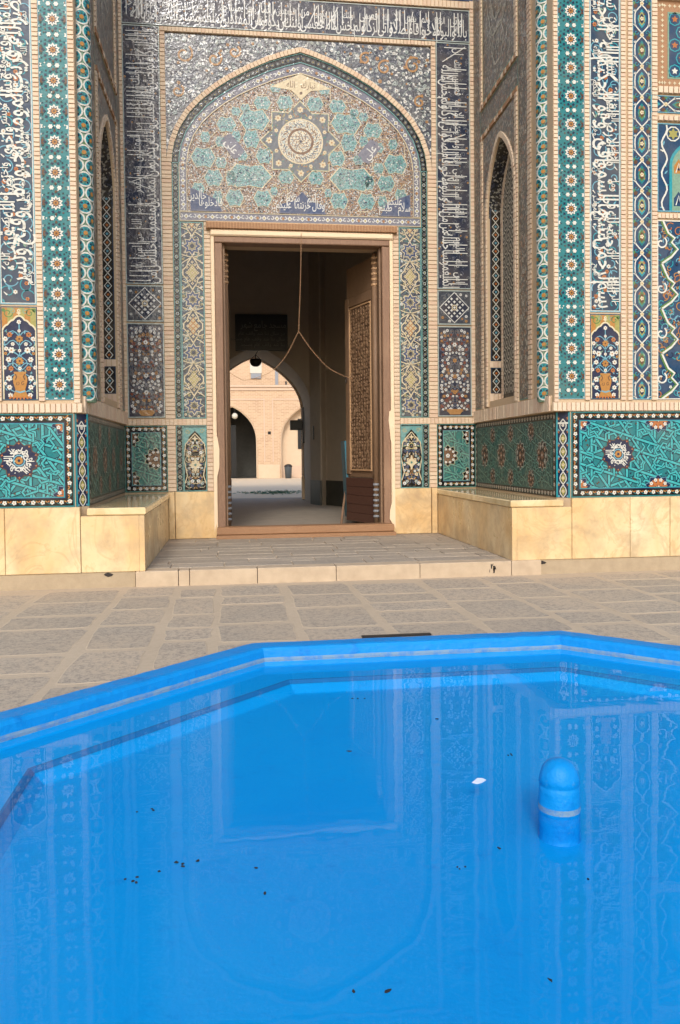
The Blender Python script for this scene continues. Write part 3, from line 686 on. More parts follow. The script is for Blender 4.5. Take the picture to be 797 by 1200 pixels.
def floral_field(a, rect, n, cols, rad=(.02, .035), stem='grey', centre_cols=('brown',), inside=None, spir=None, l=1):
    """evenly scattered blossoms with curling stems"""
    u0, v0, u1, v1 = rect; pts = []; tries = 0; dmin = math.sqrt((u1 - u0) * (v1 - v0) / max(1, n)) * .78
    while len(pts) < n and tries < n * 30:
        tries += 1; x, y = U(u0 + rad[1], u1 - rad[1]), U(v0 + rad[1], v1 - rad[1])
        if inside and not inpoly((x, y), inside): continue
        if all((x - q[0]) ** 2 + (y - q[1]) ** 2 > dmin ** 2 for q in pts[-120:]): pts.append((x, y))
    a.inside = inside; a.clip = rect
    for x, y in pts:
        a.spiral(x, y, U(1.6, 2.6) * rad[1], U(0, 6), U(.6, 1.0), .008, stem if not spir else random.choice(spir), l, random.choice([-1, 1]), 9)
        for k in range(4): th = U(0, 6.28); a.leaf(x + 1.5 * rad[1] * math.cos(th), y + 1.5 * rad[1] * math.sin(th), U(0, 6.28), rad[1] * 1.2, random.choice(spir or (stem,)), l + .4)
        a.flower(x, y, U(*rad), random.choice(cols), random.choice(centre_cols), l + 1, random.choice([5, 6]))
    a.inside = None; a.clip = None

# --- the two piers' front faces ----------------------------------------------------
RIGHT_TXT = 'بسم الله الرحمن الرحيم سبح لله ما في السموات وما في الارض وهو العزيز الحكيم'.split()
LEFT_TXT = 'واخرى تحبونها نصر من الله وفتح قريب وبشر المومنين'.split()
PB = 1.135                        # foot of the upper panels
def pier(sg):
    side = 'right' if sg > 0 else 'left'
    X = (lambda a, c: (a, c)) if sg > 0 else (lambda a, c: (-c, -a))
    if sg > 0: cor, r0, r1, s0, s1, l0, l1, n0 = 2.60, 2.655, 2.975, 3.04, 3.42, 3.567, 3.803, 3.875
    else: cor, r0, r1, s0, s1, l0, l1, n0 = 2.727, 2.795, 3.092, 3.160, 3.535, 3.70, 3.94, 4.01
    q = X(cor, r0); brick_run('brick_edging', FRONT, q[0], PB - .02, q[1], ZT, 'v')
    a = X(r0, r1); rosette_band(FRONT, a[0], a[1], PB + .02, ZT, .262 if sg > 0 else .16, .3225 if sg > 0 else .322, 'turquoise band of white star rosettes on the %s pier' % side)
    q = X(r1, s0); brick_run('brick_edging', FRONT, q[0], PB, q[1], ZT, 'v')
    a = X(s0, s1); fix(script_band(FRONT, a[0], a[1], 2.165, ZT, RIGHT_TXT if sg > 0 else LEFT_TXT, sg > 0, 'navy band with large white lettering on the %s pier' % side), FRONT)
    fix(vase_panel(FRONT, a[0], a[1], PB + .012, 2.145, 'navy tile panel with a golden vase of flowers on the %s pier' % side), FRONT)
    q = X(s1, l0); m_ = (q[0] + q[1]) / 2; brick_run('brick_edging', FRONT, q[0], PB, m_ - .012, ZT, 'v'); brick_run('brick_edging', FRONT, m_ + .012, PB, q[1], ZT, 'v')
    a = X(l0, l1); fix(lozenge_band(FRONT, a[0], PB + .012, a[1], ZT, 'v', .30, label='blue band of looping white vines on the %s pier' % side), FRONT)
    q = X(l1, n0); brick_run('brick_edging', FRONT, q[0], PB, q[1], ZT, 'v')
    # niche bay beyond
    n1 = n0 + 1.5; a = X(n0, n1)
    p = fix(panel('arabesque_panel', FRONT, a[0], PB + .012, a[1], 3.25, 'glaze_blue', 'blue arabesque panel of scrolling white vines on the %s pier' % side), FRONT)
    t = Art('glaze_', (a[0], PB + .012, a[1], 3.25))
    for k in range(420): t.spiral(U(*a), U(PB, 3.2), U(.03, .07), U(0, 6), .9, .011, random.choice(['turq', 'sky', 'ochre', 'orange', 'teal', 'navy', 'sky']), 1 + k * .004, random.choice([-1, 1]), 9)
    for k in range(200): t.flower(U(*a), U(PB, 3.2), U(.014, .024), random.choice(['sky', 'ochre', 'navy', 'white']), 'brown', 2, 5)
    uc = (a[0] + a[1]) / 2
    for j in range(4):
        z = PB + .02 + j * .53
        for k in (-1, 1):
            e_ = .75 * k
            wv = [(uc + e_ * .80 + k * d_, z + h_) for d_, h_ in ((.10, 0), (-.02, .08), (-.10, .17), (-.02, .25), (-.06, .30), (.02, .36), (.06, .44), (.10, .53))]
            t.stroke(wv, .045, 'green', 2.4); t.stroke([(x - k * .012, y) for x, y in wv], .022, 'white', 2.9)
            t.spiral(uc + e_ * .93, z + .24, .075, 1, 1.0, .018, 'white', 2.6, k, 12)
    t.outline(a[0], PB + .012, a[1], 3.25, .012, 'white', 4); sub(t, 'arabesque', p)
    # muqarnas niche above
    b_ = X(n0 + .06, n1 - .06); brick_run('brick_edging', FRONT, a[0], 3.27, a[1], 3.33, 'u'); brick_run('brick_edging', FRONT, a[0], 4.40, a[1], 4.46, 'u', .062, .045)
    p = fix(panel('niche_panel', FRONT, a[0], 3.35, a[1], 4.38, 'glaze_blue', 'blue tile niche with small honeycomb vaulting on the %s pier' % side), FRONT)
    t = Art('glaze_', (a[0], 3.35, a[1], 4.38))
    ap = arch_pts(.58, 3.9, 4.30); 
    t.poly([(uc - .58, 3.35), (uc + .58, 3.35)] + [(uc + x, z) for x, z in ap], 'sage', 1.5); t.stroke([(uc - .58, 3.35)] + [(uc + x, z) for x, z in reversed(ap)] + [(uc + .58, 3.35)], .035, 'turq', 2.4)
    for r_ in range(4):
        for c_ in range(-3, 4):
            x = uc + c_ * .16 + (.08 if r_ % 2 else 0); z = 3.42 + r_ * .19
            if abs(x - uc) < .5 - max(0, r_ - 2) * .12:
                t.poly([(x - .06, z), (x + .06, z), (x + .06, z + .09), (x, z + .17), (x - .06, z + .09)], ['turq', 'blue', 'sky', 'ochre'][(r_ + c_) % 4], 1.9 + .1 * r_); t.stroke([(x - .035, z + .01), (x, z + .12), (x + .035, z + .01)], .014, 'white', 3); t.disc(x, z + .05, .016, 'navy', 3.2)
    for k in (-1, 1):
        t.stroke([(uc + k * (.66 + .035 * math.sin(i * .9)), 3.36 + i * .05) for i in range(21)], .02, 'white', 2.4)
        for i in range(7): t.leaf(uc + k * .66, 3.4 + i * .13, U(0, 6), .06, random.choice(['sky', 'turq', 'white']), 2.2)
        t.star(uc + k * .55, 4.26, .04, .07, 6, 'olive', 2.6); t.ring(uc + k * .55, 4.26, .075, .09, 'white', 2.6, 10)
    t.outline(a[0], 3.35, a[1], 4.38, .014, 'sky', 4); sub(t, 'honeycomb', p)
    q = X(l1, n1); fix(lozenge_band(FRONT, q[0], 4.50, q[1], 4.70, 'u', .2 if sg > 0 else .1, label='short blue vine band above the niche on the %s pier' % side), FRONT)
    # framed star panel on top
    brick_run('brick_edging', FRONT, a[0], 4.72, a[1], 4.80, 'u', .062, .04)
    p = fix(panel('star_panel', FRONT, a[0], 4.80, a[1], 5.80, 'brick_brown', 'framed turquoise star panel at the top of the %s pier' % side), FRONT)
    t = Art('glaze_', (a[0], 4.8, a[1], 5.8)); t.rect(a[0] + .13, 4.9, a[1] - .13, 5.67, 'blue', 1); t.outline(a[0] + .13, 4.9, a[1] - .13, 5.67, .018, 'sage', 2)
    for i in range(16): z = 4.85 + .06 * i; [t.star(x, z, .01, .024, 4, 'cream', 2) for x in (a[0] + .065, a[1] - .065)]
    for i in range(24): x = a[0] + .03 + i * .063; [t.star(x, z, .01, .024, 4, 'cream', 2) for z in (4.85, 5.74)]
    for i in range(7):
        for j in range(5):
            x, z = a[0] + .22 + i * .18 + (j % 2) * .09, 4.99 + j * .15; t.ring(x, z, .066, .08, 'turq', 2, 8); t.star(x, z, .022, .042, 5, 'orange' if (i + j) % 3 else 'white', 2.4)
            if (i + j) % 2: t.stroke([(x + .05, z + .03), (x + .11, z + .08), (x + .09, z + .13)], .014, 'white', 3)
    sub(t, 'tesserae', p); brick_run('brick_edging', FRONT, a[0], 5.80, a[1], 5.90, 'u', .062, .05)
    q = X(n0, 7.4); fix(panel('upper_field', FRONT, *(q[0], 5.92), q[1], ZT, 'glaze_blue'), FRONT); q = X(n1, 7.4); fix(panel('outer_field', FRONT, q[0], PB, q[1], 5.9, 'glaze_blue'), FRONT)
    # dado front
    q = X(2.80, 7.4); mc = 3.385 if sg > 0 else 3.375; meds = []
    for i in range(4):
        meds.append(('full', sg * (mc + i * 1.0), .505))
        for v in (.09, .92): meds.append(('half', sg * (mc - .5 + i * 1.0), v))
    dado(FRONT, q[0] + (.008 if sg > 0 else 0), 0, q[1] - (0 if sg > 0 else .008), 1.005, meds, False, 'turquoise strapwork dado with round lettered medallions at the foot of the %s pier' % side, 3 if sg > 0 else 4)
    # chamfered corner strip of the dado
    c0, c1 = ((2.685, -3.33), (2.80, F0)) if sg > 0 else ((-2.80, F0), (-2.685, -3.33))
    fr = frame((c0[0], c0[1], 0), (c1[0] - c0[0], c1[1] - c0[1], 0)); L_ = math.hypot(c1[0] - c0[0], c1[1] - c0[1])
    p = fix(panel('corner_strip', fr, .002, 0, L_ - .002, 1.005, 'glaze_navy'), fr); t = Art('glaze_', (0, 0, L_, 1.005)); m_ = L_ / 2
    t.rect(0, 0, .022, 1.005, 'turq', 3); t.rect(L_ - .022, 0, L_, 1.005, 'turq', 3); t.rect(.022, .865, L_ - .022, .885, 'white', 3)
    for i in range(6):
        z = .075 + i * .155; 
        for k in (-1, 1): t.stroke([(m_, z - .075), (m_ + k * .035, z - .03), (m_ + k * .04, z), (m_ + k * .03, z + .035), (m_, z + .075)], .012, 'white', 2.4); t.star(m_ + k * .062, z + .08, .012, .026, 5, 'orange', 2); t.star(m_ + k * .055, z - .06, .01, .02, 4, 'sky', 2)
        t.poly([(m_, z - .055), (m_ + .032, z), (m_, z + .055), (m_ - .032, z)], 'olive' if i < 5 else 'navy', 2); t.flower(m_, z, .02, 'cream' if i < 5 else 'white', 'ochre', 3, 5)
    sub(t, 'tesserae', p)
    # ledge of bricks over the dado
    lo, hi = 1.012, 1.115
    q = X(cor - .02, 7.4); brick_run('brick_ledge', FRONT, q[0], lo, q[1], hi, 'u', .055, .03)
    # marble plinth
    zp0 = -.715
    js = (2.80, 3.52, 4.02, 4.8, 5.6, 6.6, 7.4) if sg > 0 else (2.75, 3.53, 4.3, 5.2, 6.2, 7.4)
    for i in range(len(js) - 1):
        q = X(js[i], js[i + 1]); b = MB(); b.box(q[0] + .002, q[1] - .002, zp0, -.004, -.05, .045 + U(-.002, .002), 0, .006); b.build('plinth_slab', 'onyx_marble', portal, FRONT)
    q = X(2.425 if sg > 0 else 2.185, 7.4); b = MB(); b.box(q[0], q[1], ZG - .1, zp0 - .003, -.05, .03, 0); b.build('footing', 'concrete', portal, FRONT)
ARCHN = [(1, 0), (.994, .08), (.978, .17), (.9375, .295), (.865, .428), (.775, .54), (.665, .645), (.545, .737), (.405, .825), (.25, .908), (.12, .96), (0, 1)]
def arch_pts(hw, spring, apex, step=1):
    """from right springing over the apex to the left springing"""
    h = apex - spring; r = [(x * hw, spring + z * h) for x, z in ARCHN]; return r + [(-x, z) for x, z in reversed(r[:-1])]
pier(1); pier(-1)

# --- return walls -----------------------------------------------------------------
def return_wall(sg):
    side = 'right' if sg > 0 else 'left'; fn = upR if sg > 0 else upL
    # local u runs from the inner corner (0) to the front; for the right wall the viewer sees it mirrored, so keep u as distance
    if sg > 0: fr = frame((fn(0), 0, 0), (fn(F0) - fn(0), F0, 0)); s_ = lambda a, c: (a, c)
    else: fr = frame((fn(0), 0, 0), (fn(0) - fn(F0), -F0, 0)); s_ = lambda a, c: (-c, -a)
    nl = 'the %s return wall' % side
    E_ = lambda a, c: s_(a, c)
    # inner strip, frame, outer strip
    def strip(a, c, z0, z1, nm='floral_strip'):
        q = E_(a, c); p = fix(panel(nm, fr, q[0], z0, q[1], z1, 'mosaic_dull'), fr); t = Art('dull_', (q[0], z0, q[1], z1)); floral_field(t, (q[0], z0, q[1], z1), int((z1 - z0) * (c - a) * 45), ['white', 'grey', 'grey'], (.018, .03), 'grey', ('brown', 'navy'), None, ['grey', 'white', 'brown']); t.outline(q[0], z0, q[1], z1, .012, 'tealhi', 4); sub(t, 'blossoms', p)
    def br(a, c, z0, z1, al='v', h=.03): q = E_(a, c); brick_run('brick_edging', fr, q[0], z0, q[1], z1, al, .062, h, mats=('brick_brown', 'brick_pale', 'mortar') if al == 'u' else ('brick_pale', 'brick_rose', 'mortar'))
    strip(.06, .44, 1.22, ZT); br(.46, .56, 1.2, 5.24); br(.46, .56, 5.76, ZT)
    a1 = 2.12; br(a1, a1 + .10, 1.2, 5.24); br(a1, a1 + .10, 5.76, ZT); strip(a1 + .12, 2.62, 1.22, ZT); br(2.64, 2.76, 1.2, ZT)
    # band between the two framed panels, with brick frame lines
    br(.46, a1 + .10, 5.24, 5.31, 'u'); br(.46, a1 + .10, 5.69, 5.76, 'u'); strip(.46, a1 + .1, 5.33, 5.67, 'floral_panel')
    # upper framed panel with an interlaced cartouche
    q = E_(.58, a1 - .02); p = fix(panel('cartouche_panel', fr, q[0], 5.78, q[1], 8.6, 'mosaic_dull', 'dark floral panel with an oval cartouche high on ' + nl), fr); t = Art('dull_', (q[0], 5.78, q[1], 8.6)); uc = (q[0] + q[1]) / 2
    floral_field(t, (q[0], 5.78, q[1], 8.6), 120, ['grey', 'white'], (.02, .03), 'grey', ('brown',))
    for (z, rx_, rz_) in ((7.1, .5, .62), (6.3, .26, .26), (7.9, .26, .26), (7.1, .32, .42)):
        t.stroke([(uc + rx_ * math.cos(i * .2618) * (1 + .06 * math.cos(i * 1.57)), z + rz_ * math.sin(i * .2618) * (1 + .06 * math.cos(i * 1.57))) for i in range(25)], .022, 'white', 3)
    for k in range(34): t.spiral(uc + U(-.4, .4), U(6.2, 8.0), U(.05, .12), U(0, 6), .9, .014, 'white', 3, random.choice([-1, 1]), 12)
    t.outline(q[0], 5.78, q[1], 8.6, .02, 'tealhi', 4); sub(t, 'cartouche', p)
    # lower framed panel: spandrel around a pointed niche
    hw = (NY0 - NY1) / 2; ucn = -(NY0 + NY1) / 2; uc = ucn * (1 if sg > 0 else -1)
    ap = [(uc + x, z) for x, z in arch_pts(hw, 4.0, 4.95)]; b = MB()
    q = E_(.58, a1 - .02); top = 5.22
    for i in range(len(ap) - 1): b.poly([(ap[i][0], ap[i][1], .012), (ap[i][0], top, .012), (ap[i + 1][0], top, .012), (ap[i + 1][0], ap[i + 1][1], .012)])
    for x0, x1 in ((q[0], uc - hw), (uc + hw, q[1])):
        if x1 > x0: b.poly([(x0, 1.22, .012), (x1, 1.22, .012), (x1, top, .012), (x0, top, .012)])
    p = b.build('spandrel', 'mosaic_dull', portal, fr); b = MB()
    for i in range(len(ap) - 1): b.poly([(ap[i][0], ap[i][1], .012), (ap[i + 1][0], ap[i + 1][1], .012), (ap[i + 1][0], ap[i + 1][1], -NX), (ap[i][0], ap[i][1], -NX)])
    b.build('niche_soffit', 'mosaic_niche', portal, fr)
    t = Art('dull_'); ins = [(q[0], 4.0), ap[-1]] + list(reversed(ap[:-1])) + [(q[1], 4.0), (q[1], top), (q[0], top)]
    floral_field(t, (q[0], 3.9, q[1], top), 60, ['grey', 'white'], (.018, .028), 'grey', ('brown',), ins); 
    t.v = [(x, y, h + .012) for x, y, h in t.v]; 
    if t.f: sub(t, 'blossoms', p)
    path = [(uc + hw, 1.22)] + ap + [(uc - hw, 1.22)]; brick_path('niche_edging', fr, path, -.07, .06, .04)
    ib = [(uc + (x - uc) * .97, z - .02) for x, z in path]; brick_path('niche_edging', fr @ Matrix.Translation((0, 0, -NX + .006)), ib, .06, .06, .02)
    # niche back and far jamb (facing the courtyard)
    bk = fr @ Matrix.Translation((0, 0, -NX + .004))
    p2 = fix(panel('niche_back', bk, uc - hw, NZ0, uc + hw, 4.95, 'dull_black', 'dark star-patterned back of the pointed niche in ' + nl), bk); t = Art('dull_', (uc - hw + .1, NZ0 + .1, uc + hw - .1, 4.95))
    j = 0; z = NZ0 + .16
    while z < 4.9:
        for i in range(-4, 5):
            x = uc + i * .2 + (.1 if j % 2 else 0); t.ring(x, z, .07, .095, 'white', 2, 8); t.star(x, z, .02, .045, 6, 'white', 2)
            t.stroke([(x - .1, z - .085), (x, z)], .012, 'grey', 1.5); t.stroke([(x + .1, z - .085), (x, z)], .012, 'grey', 1.5)
        z += .17; j += 1
    t.outline(uc - hw + .04, NZ0 + .05, uc + hw - .04, 5.2, .05, 'brown', 3); sub(t, 'star_lattice', p2)
    yj = NY0; xw = fn(yj)
    jf = frame((xw if sg > 0 else xw - NX, yj - .004, 0), (1, 0, 0)); sgm = 1
    for z0, z1 in ((NZ0 + .12, 1.80), (1.90, 4.7)):
        p3 = fix(panel('niche_jamb', jf, .022, z0, NX - .012, z1, 'dull_black'), jf); t = Art('glaze_', (.022, z0, NX - .012, z1)); m_ = (NX + .01) / 2; z = z0; 
        while z < z1:
            for k in (-1, 1): t.stroke([(m_, z), (m_ + k * .05, z + .06), (m_, z + .12)], .012, 'white', 2); t.disc(m_ + k * .068, z, .014, 'slate', 2); t.disc(m_ + k * .068, z + .12, .014, 'slate', 2)
            t.star(m_, z + .06, .012, .026, 5, 'orange' if int(z * 8) % 2 else 'sky', 2.4); z += .12
        t.outline(.022, z0, NX - .012, z1, .012, 'slate', 3); sub(t, 'tesserae', p3)
    brick_run('brick_edging', jf, .0, 1.80, NX, 1.90, 'u', .06, .012); brick_run('brick_edging', jf, .0, NZ0, NX, NZ0 + .12, 'u', .06, .012)
    # dado on the return wall
    dx0, dx1 = (2.724, 2.685) if sg > 0 else (-2.724, -2.685)
    if sg > 0: df = frame((dx0, 0, 0), (dx1 - dx0, -3.33, 0))
    else: df = frame((dx0, 0, 0), (dx0 - dx1, 3.33, 0))
    q = E_(.01, 3.32); p = fix(panel('dado_panel', df, q[0], 0, q[1], 1.005, 'dull_teal', 'dull green strapwork dado with small floral medallions on ' + nl), df)
    t = Art('dull_'); flower_border(t, q[0], 0, q[1], 1.005, .08, .1, 'black', cols=('white', 'brown', 'grey', 'teal')); rect = (q[0] + .1, .1, q[1] - .1, .905); girih(t, rect, 'tealhi', 'black', 'teal', ((q[0] + q[1]) / 2, .5), .24, .02, 9 + sg); sub(t, 'strapwork', p)
    t = Art('dull_')
    for i in range(4):
        u = (.5 + i * .8) * (1 if sg > 0 else -1)
        for (uu, v, r) in ((u, .5, .2), (u + .4, .8, .13), (u + .4, .2, .13)):
            if rect[0] + r < uu < rect[2] - r:
                m2 = Art('dull_'); m2.star(0, 0, r * .8, r, 10, 'white', 4.6); m2.star(0, 0, r * .75, r * .95, 10, 'black', 5)
                for n_ in range(9): th = n_ * .7; m2.flower(r * .6 * math.cos(th), r * .6 * math.sin(th), r * .2, random.choice(['brown', 'grey', 'brown']), 'white', 5.5, 5)
                m2.flower(0, 0, r * .3, 'brown', 'white', 5.6, 6); m2.build('medallion', p, Matrix.Translation((uu, v, 0)), False)
    # brick ledge along the return wall
    q = E_(0, 3.40); brick_run('brick_ledge', fr, q[0], 1.012, q[1], 1.20, 'u', .055, .035)
    # quarter column with circles
    cx_, cy_, r_ = (2.625, -3.17, .10) if sg > 0 else (-2.715, -3.22, .115)
    b = MB(); prof = [(0, PB), (r_ - .01, PB), (r_, PB + .01), (r_, ZT)]; n = 20
    b.lathe(prof, n, (cx_, cy_, 0)); p = b.build('corner_column', 'glaze_sage', portal, None, True); p['label'] = 'round corner column of green and white circles on the %s pier' % side
    t = Art('glaze_'); half = math.pi * r_ * .9; wv = 2 * half; z = PB + .02; i = 0
    t.rect(-half, PB, half, PB + .02, 'white', 3)
    while z < ZT - .2:
        for k in (-1, 0, 1):
            x = k * .17 + (.085 if i % 2 else 0)
            if abs(x) > half - .04: continue
            t.ring(x, z + .08, .068, .084, 'white', 3, 14); t.disc(x, z + .08, .068, 'turq', 2, 12); 
            for m_ in range(8): th = m_ * .785; t.disc(x + .046 * math.cos(th), z + .08 + .046 * math.sin(th), .013, 'navy' if m_ % 2 else 'teal', 2.6, 5)
            t.disc(x, z + .08, .024, 'ochre', 2.8, 7); 
        for k in range(4): t.disc(U(-half, half), z + U(0, .15), .014, random.choice(['green', 'navy', 'green']), 1.6, 5)
        z += .145; i += 1
    a_c = -2.2007 if sg > 0 else -1.1510      # seam of the wrapped tiles lies on the hidden side
    sub(t, 'tesserae', p, True, lambda u, v, h: (cx_ + (r_ + h) * math.cos(a_c + u / r_), cy_ + (r_ + h) * math.sin(a_c + u / r_), v))
return_wall(1); return_wall(-1)

# --- inner wall --------------------------------------------------------------------
INNER_TXT = 'انما يعمر مساجد الله من امن بالله واليوم الاخر واقام الصلاة واتى الزكاة ولم يخش الا الله فعسى اولئك ان يكونوا من المهتدين'.split()
BZ0, BZ1, BT = 3.12, 6.94, 7.45
def dense_script(p, fn, L, Wd, start=0):
    t = Art('worn_'); ws = INNER_TXT[start:] + INNER_TXT[:start]
    run_text(t, ws, L - .02, fn, .25, .55, 2.15, 'white', Wd * .16, Wd * .16, .008, .005, 3, step=.86)
    run_text(t, ws[5:] + ws[:5], L - .1, fn, .19, .6, 1.2, 'white', Wd * .55, Wd * .551, .08, .006, 2.0)
    x = .05
    while x < L - .05:
        if R() < .12: t.stroke([fn(x, Wd * .2), fn(x + U(-.28, .28), Wd * .86)], .014, 'white', 5.4); x += .05
        else: t.stroke([fn(x, Wd * U(.22, .36)), fn(x, Wd * .90)], .014, 'white', 5)
        x += random.choice([.06, .06, .07, .13, .22])
    sub(t, 'lettering', p)
for sg in (-1, 1):
    a, c = (2.11, 2.655); q = (a, c) if sg > 0 else (-c, -a); side = 'right' if sg > 0 else 'left'
    p = fix(panel('inscription_band', BACK, q[0], BZ0, q[1], BZ1, 'worn_navy', 'dark band of dense white lettering %s of the arch' % side), BACK); Wd = .545
    t = Art('worn_', (q[0], BZ0, q[1], BZ1)); floral_field(t, (q[0], BZ0, q[1], BZ1), 210, ['grey', 'grey', 'ochre', 'slate'], (.012, .02), 'slate', ('black',), None, ['grey', 'slate', 'lav']); t.outline(q[0], BZ0, q[1], BZ1, .016, 'pale', 4); sub(t, 'tendrils', p)
    Lb = BZ1 - BZ0 - .03
    dense_script(p, (lambda x, y: (q[0] + y, BZ0 + Lb - x)) if sg > 0 else (lambda x, y: (q[1] - y, BZ0 + x)), Lb, Wd, 0 if sg > 0 else 11)
    # lozenge square and vase panel below it
    p = fix(panel('lozenge_panel', BACK, q[0], 2.56, q[1], 3.10, 'worn_slate'), BACK); t = Art('worn_', (q[0], 2.56, q[1], 3.1)); uc, vc = (q[0] + q[1]) / 2, 2.83
    floral_field(t, (q[0] + .03, 2.59, q[1] - .03, 3.07), 26, ['white', 'grey', 'ochre'], (.02, .026), 'grey', ('brown',))
    for r_, c_, l in ((.245, 'white', 3), (.228, 'navy', 3.4)): t.poly([(uc - r_, vc), (uc, vc - r_), (uc + r_, vc), (uc, vc + r_)], c_, l)
    for i in range(-3, 4):
        for j in range(-3, 4):
            if abs(i) + abs(j) <= 5 and (i + j) % 2 == 0 and abs(i) + abs(j) < 5: t.star(uc + i * .045, vc + j * .045, .014, .026, 4, 'white', 4)
    t.ring(uc, vc, .03, .045, 'cream', 4.4, 10); t.outline(q[0], 2.56, q[1], 3.1, .018, 'pale', 4.2); sub(t, 'tesserae', p)
    p = fix(panel('bouquet_panel', BACK, q[0], 1.12, q[1], 2.535, 'worn_navy', 'tall dark tile panel of small blossoms over a vase %s of the door' % side), BACK); t = Art('worn_', (q[0], 1.12, q[1], 2.535)); h0 = (q[0], q[1])
    half = Art('worn_'); floral_field(half, (uc + .0, 1.18, q[1] - .03, 2.5), 84, ['white', 'white', 'white', 'red', 'ochre', 'grey'], (.018, .028), 'grey', ('brown', 'slate'), None, ['grey', 'lav', 'brown'])
    t.mats = half.mats
    for mir in (1, -1):
        for f, k in zip(half.f, half.fm): b_ = len(t.v); t.v += [((uc + mir * (half.v[i][0] - uc)), half.v[i][1], half.v[i][2]) for i in f]; t.f.append(tuple(range(b_, b_ + len(f)))); t.fm.append(k)
    for z in (1.5, 1.75, 2.0, 2.25): t.flower(uc, z, .036, random.choice(['white', 'ochre']), 'brown', 3, 6)
    t.poly([(uc - .12, 1.2), (uc - .08, 1.15), (uc + .08, 1.15), (uc + .12, 1.2), (uc + .1, 1.235), (uc - .1, 1.235)], 'ochre', 3.2); t.outline(q[0], 1.12, q[1], 2.535, .016, 'pale', 4); sub(t, 'blossoms', p)
    # side panels by the door: dark guilloche strip, star panel, lower panel
    for (z0, z1) in ((1.105, 4.94), (0, 1.0)):
        g = (1.856, 1.955) if sg > 0 else (-1.955, -1.856); p = fix(panel('guilloche_strip', BACK, g[0], z0, g[1], z1, 'worn_black'), BACK); t = Art('worn_', (g[0], z0, g[1], z1)); uc2 = (g[0] + g[1]) / 2; z = z0 + .05; i = 0
        while z < z1:
            t.ring(uc2, z, .016, .026, 'grey' if i % 2 else 'pale', 2, 8); t.disc(uc2, z, .009, 'olive' if i % 3 else 'brown', 2)
            for k in (-1, 1): t.disc(uc2 + k * .028, z + .04, .008, 'sage', 2, 5)
            z += .085; i += 1
        t.outline(g[0], z0, g[1], z1, .010, 'turq', 4); sub(t, 'tesserae', p)
    g = (1.50, 1.85) if sg > 0 else (-1.85, -1.50)
    p = fix(panel('star_panel', BACK, g[0], 1.105, g[1], 4.06, 'worn_slate', 'tall strip of interlaced stars and pale lozenges %s of the door' % side), BACK); t = Art('worn_', (g[0] + .02, 1.12, g[1] - .02, 4.04)); uc2 = (g[0] + g[1]) / 2; z = 1.3; i = 0
    floral_field(t, (g[0], 1.105, g[1], 4.06), 150, ['white', 'cream', 'blue', 'olive', 'pale'], (.018, .024), 'pale', ('navy',), None, ['pale', 'cream', 'navy', 'teal'])
    t.clip = (g[0] + .02, 1.12, g[1] - .02, 4.04)
    while z < 4.2:
        if i % 2 == 0:
            for r_, c_, l in ((.15, 'cream', 3), (.132, 'blue', 3.3), (.08, 'cream', 3.6), (.066, 'navy', 3.8)): t.star(uc2, z, r_ * .66, r_, 8, c_, l)
            for k in range(8): th = k * .785; t.star(uc2 + .04 * math.cos(th), z + .04 * math.sin(th), .006, .018, 4, 'olive', 4.2, th)
        else:
            for sx, c_, l in ((1, 'cream', 3), (.88, 'slate', 3.3), (.5, 'olive' if i % 4 == 1 else 'ochre', 3.5)): t.poly([(uc2 + x * sx, z + y * sx) for x, y in ((0, -.27), (.07, -.16), (.09, -.1), (.15, -.04), (.15, .04), (.09, .1), (.07, .16), (0, .27), (-.07, .16), (-.09, .1), (-.15, .04), (-.15, -.04), (-.09, -.1), (-.07, -.16))], c_, l)
            for y in (-.2, -.16, -.12, -.08, -.04, 0, .04, .08, .12, .16, .2):
                for x in (-.12, -.08, -.04, 0, .04, .08, .12):
                    if abs(x) / .14 + abs(y) / .25 < 1 and (round(x * 25) + round(y * 25)) % 2 == 0: t.star(uc2 + x, z + y, .015, .027, 4, 'cream', 3.8); t.disc(uc2 + x, z + y, .010, 'brown' if i % 4 == 1 else 'olive', 4.1, 5)
        for k in (-1, 1):
            for s2 in (0, 1): t.stroke([(uc2 + k * .17, z + .10 + s2 * .03), (uc2 + k * .10, z + .18), (uc2 + k * .02, z + .205 + s2 * .02), (uc2 - k * .08, z + .25), (uc2 - k * .17, z + .31 - s2 * .03)], .014, 'cream' if s2 else 'navy', 2.8 + s2 * .2)
        z += .40; i += 1
    t.clip = None; t.outline(g[0], 1.105, g[1], 4.06, .014, 'turq', 4.5); sub(t, 'tesserae', p)
    p = fix(panel('floral_panel', BACK, g[0], 0, g[1], 1.0, 'worn_black', 'low tile panel with a pale diamond among scrolls %s of the door' % side), BACK); t = Art('worn_', (g[0], 0, g[1], 1.0)); half = Art('worn_')
    floral_field(half, (uc2, .04, g[1] - .03, .8), 26, ['white', 'pale', 'cream', 'blue'], (.02, .03), 'pale', ('brown', 'navy'), None, ['cream', 'blue', 'ochre', 'teal']); t.mats = half.mats
    for mir in (1, -1):
        for f, k in zip(half.f, half.fm): b_ = len(t.v); t.v += [((uc2 + mir * (half.v[i][0] - uc2)), half.v[i][1], half.v[i][2]) for i in f]; t.f.append(tuple(range(b_, b_ + len(f)))); t.fm.append(k)
    t.poly([(g[0], .97), (g[1], .97), (g[1], .66), (g[1] - .06, .76), (uc2 + .08, .84), (uc2, .92), (uc2 - .08, .84), (g[0] + .06, .76), (g[0], .66)], 'turq', 2.6)
    for k in (-1, 1): t.spiral(uc2 + k * .11, .91, .035, 0, 1.2, .009, 'olive', 3, k); t.stroke([(uc2 + k * .16, .12), (uc2 + k * .12, .24), (uc2 + k * .17, .5), (uc2 + k * .14, .72), (uc2, .88)], .014, 'cream', 3)
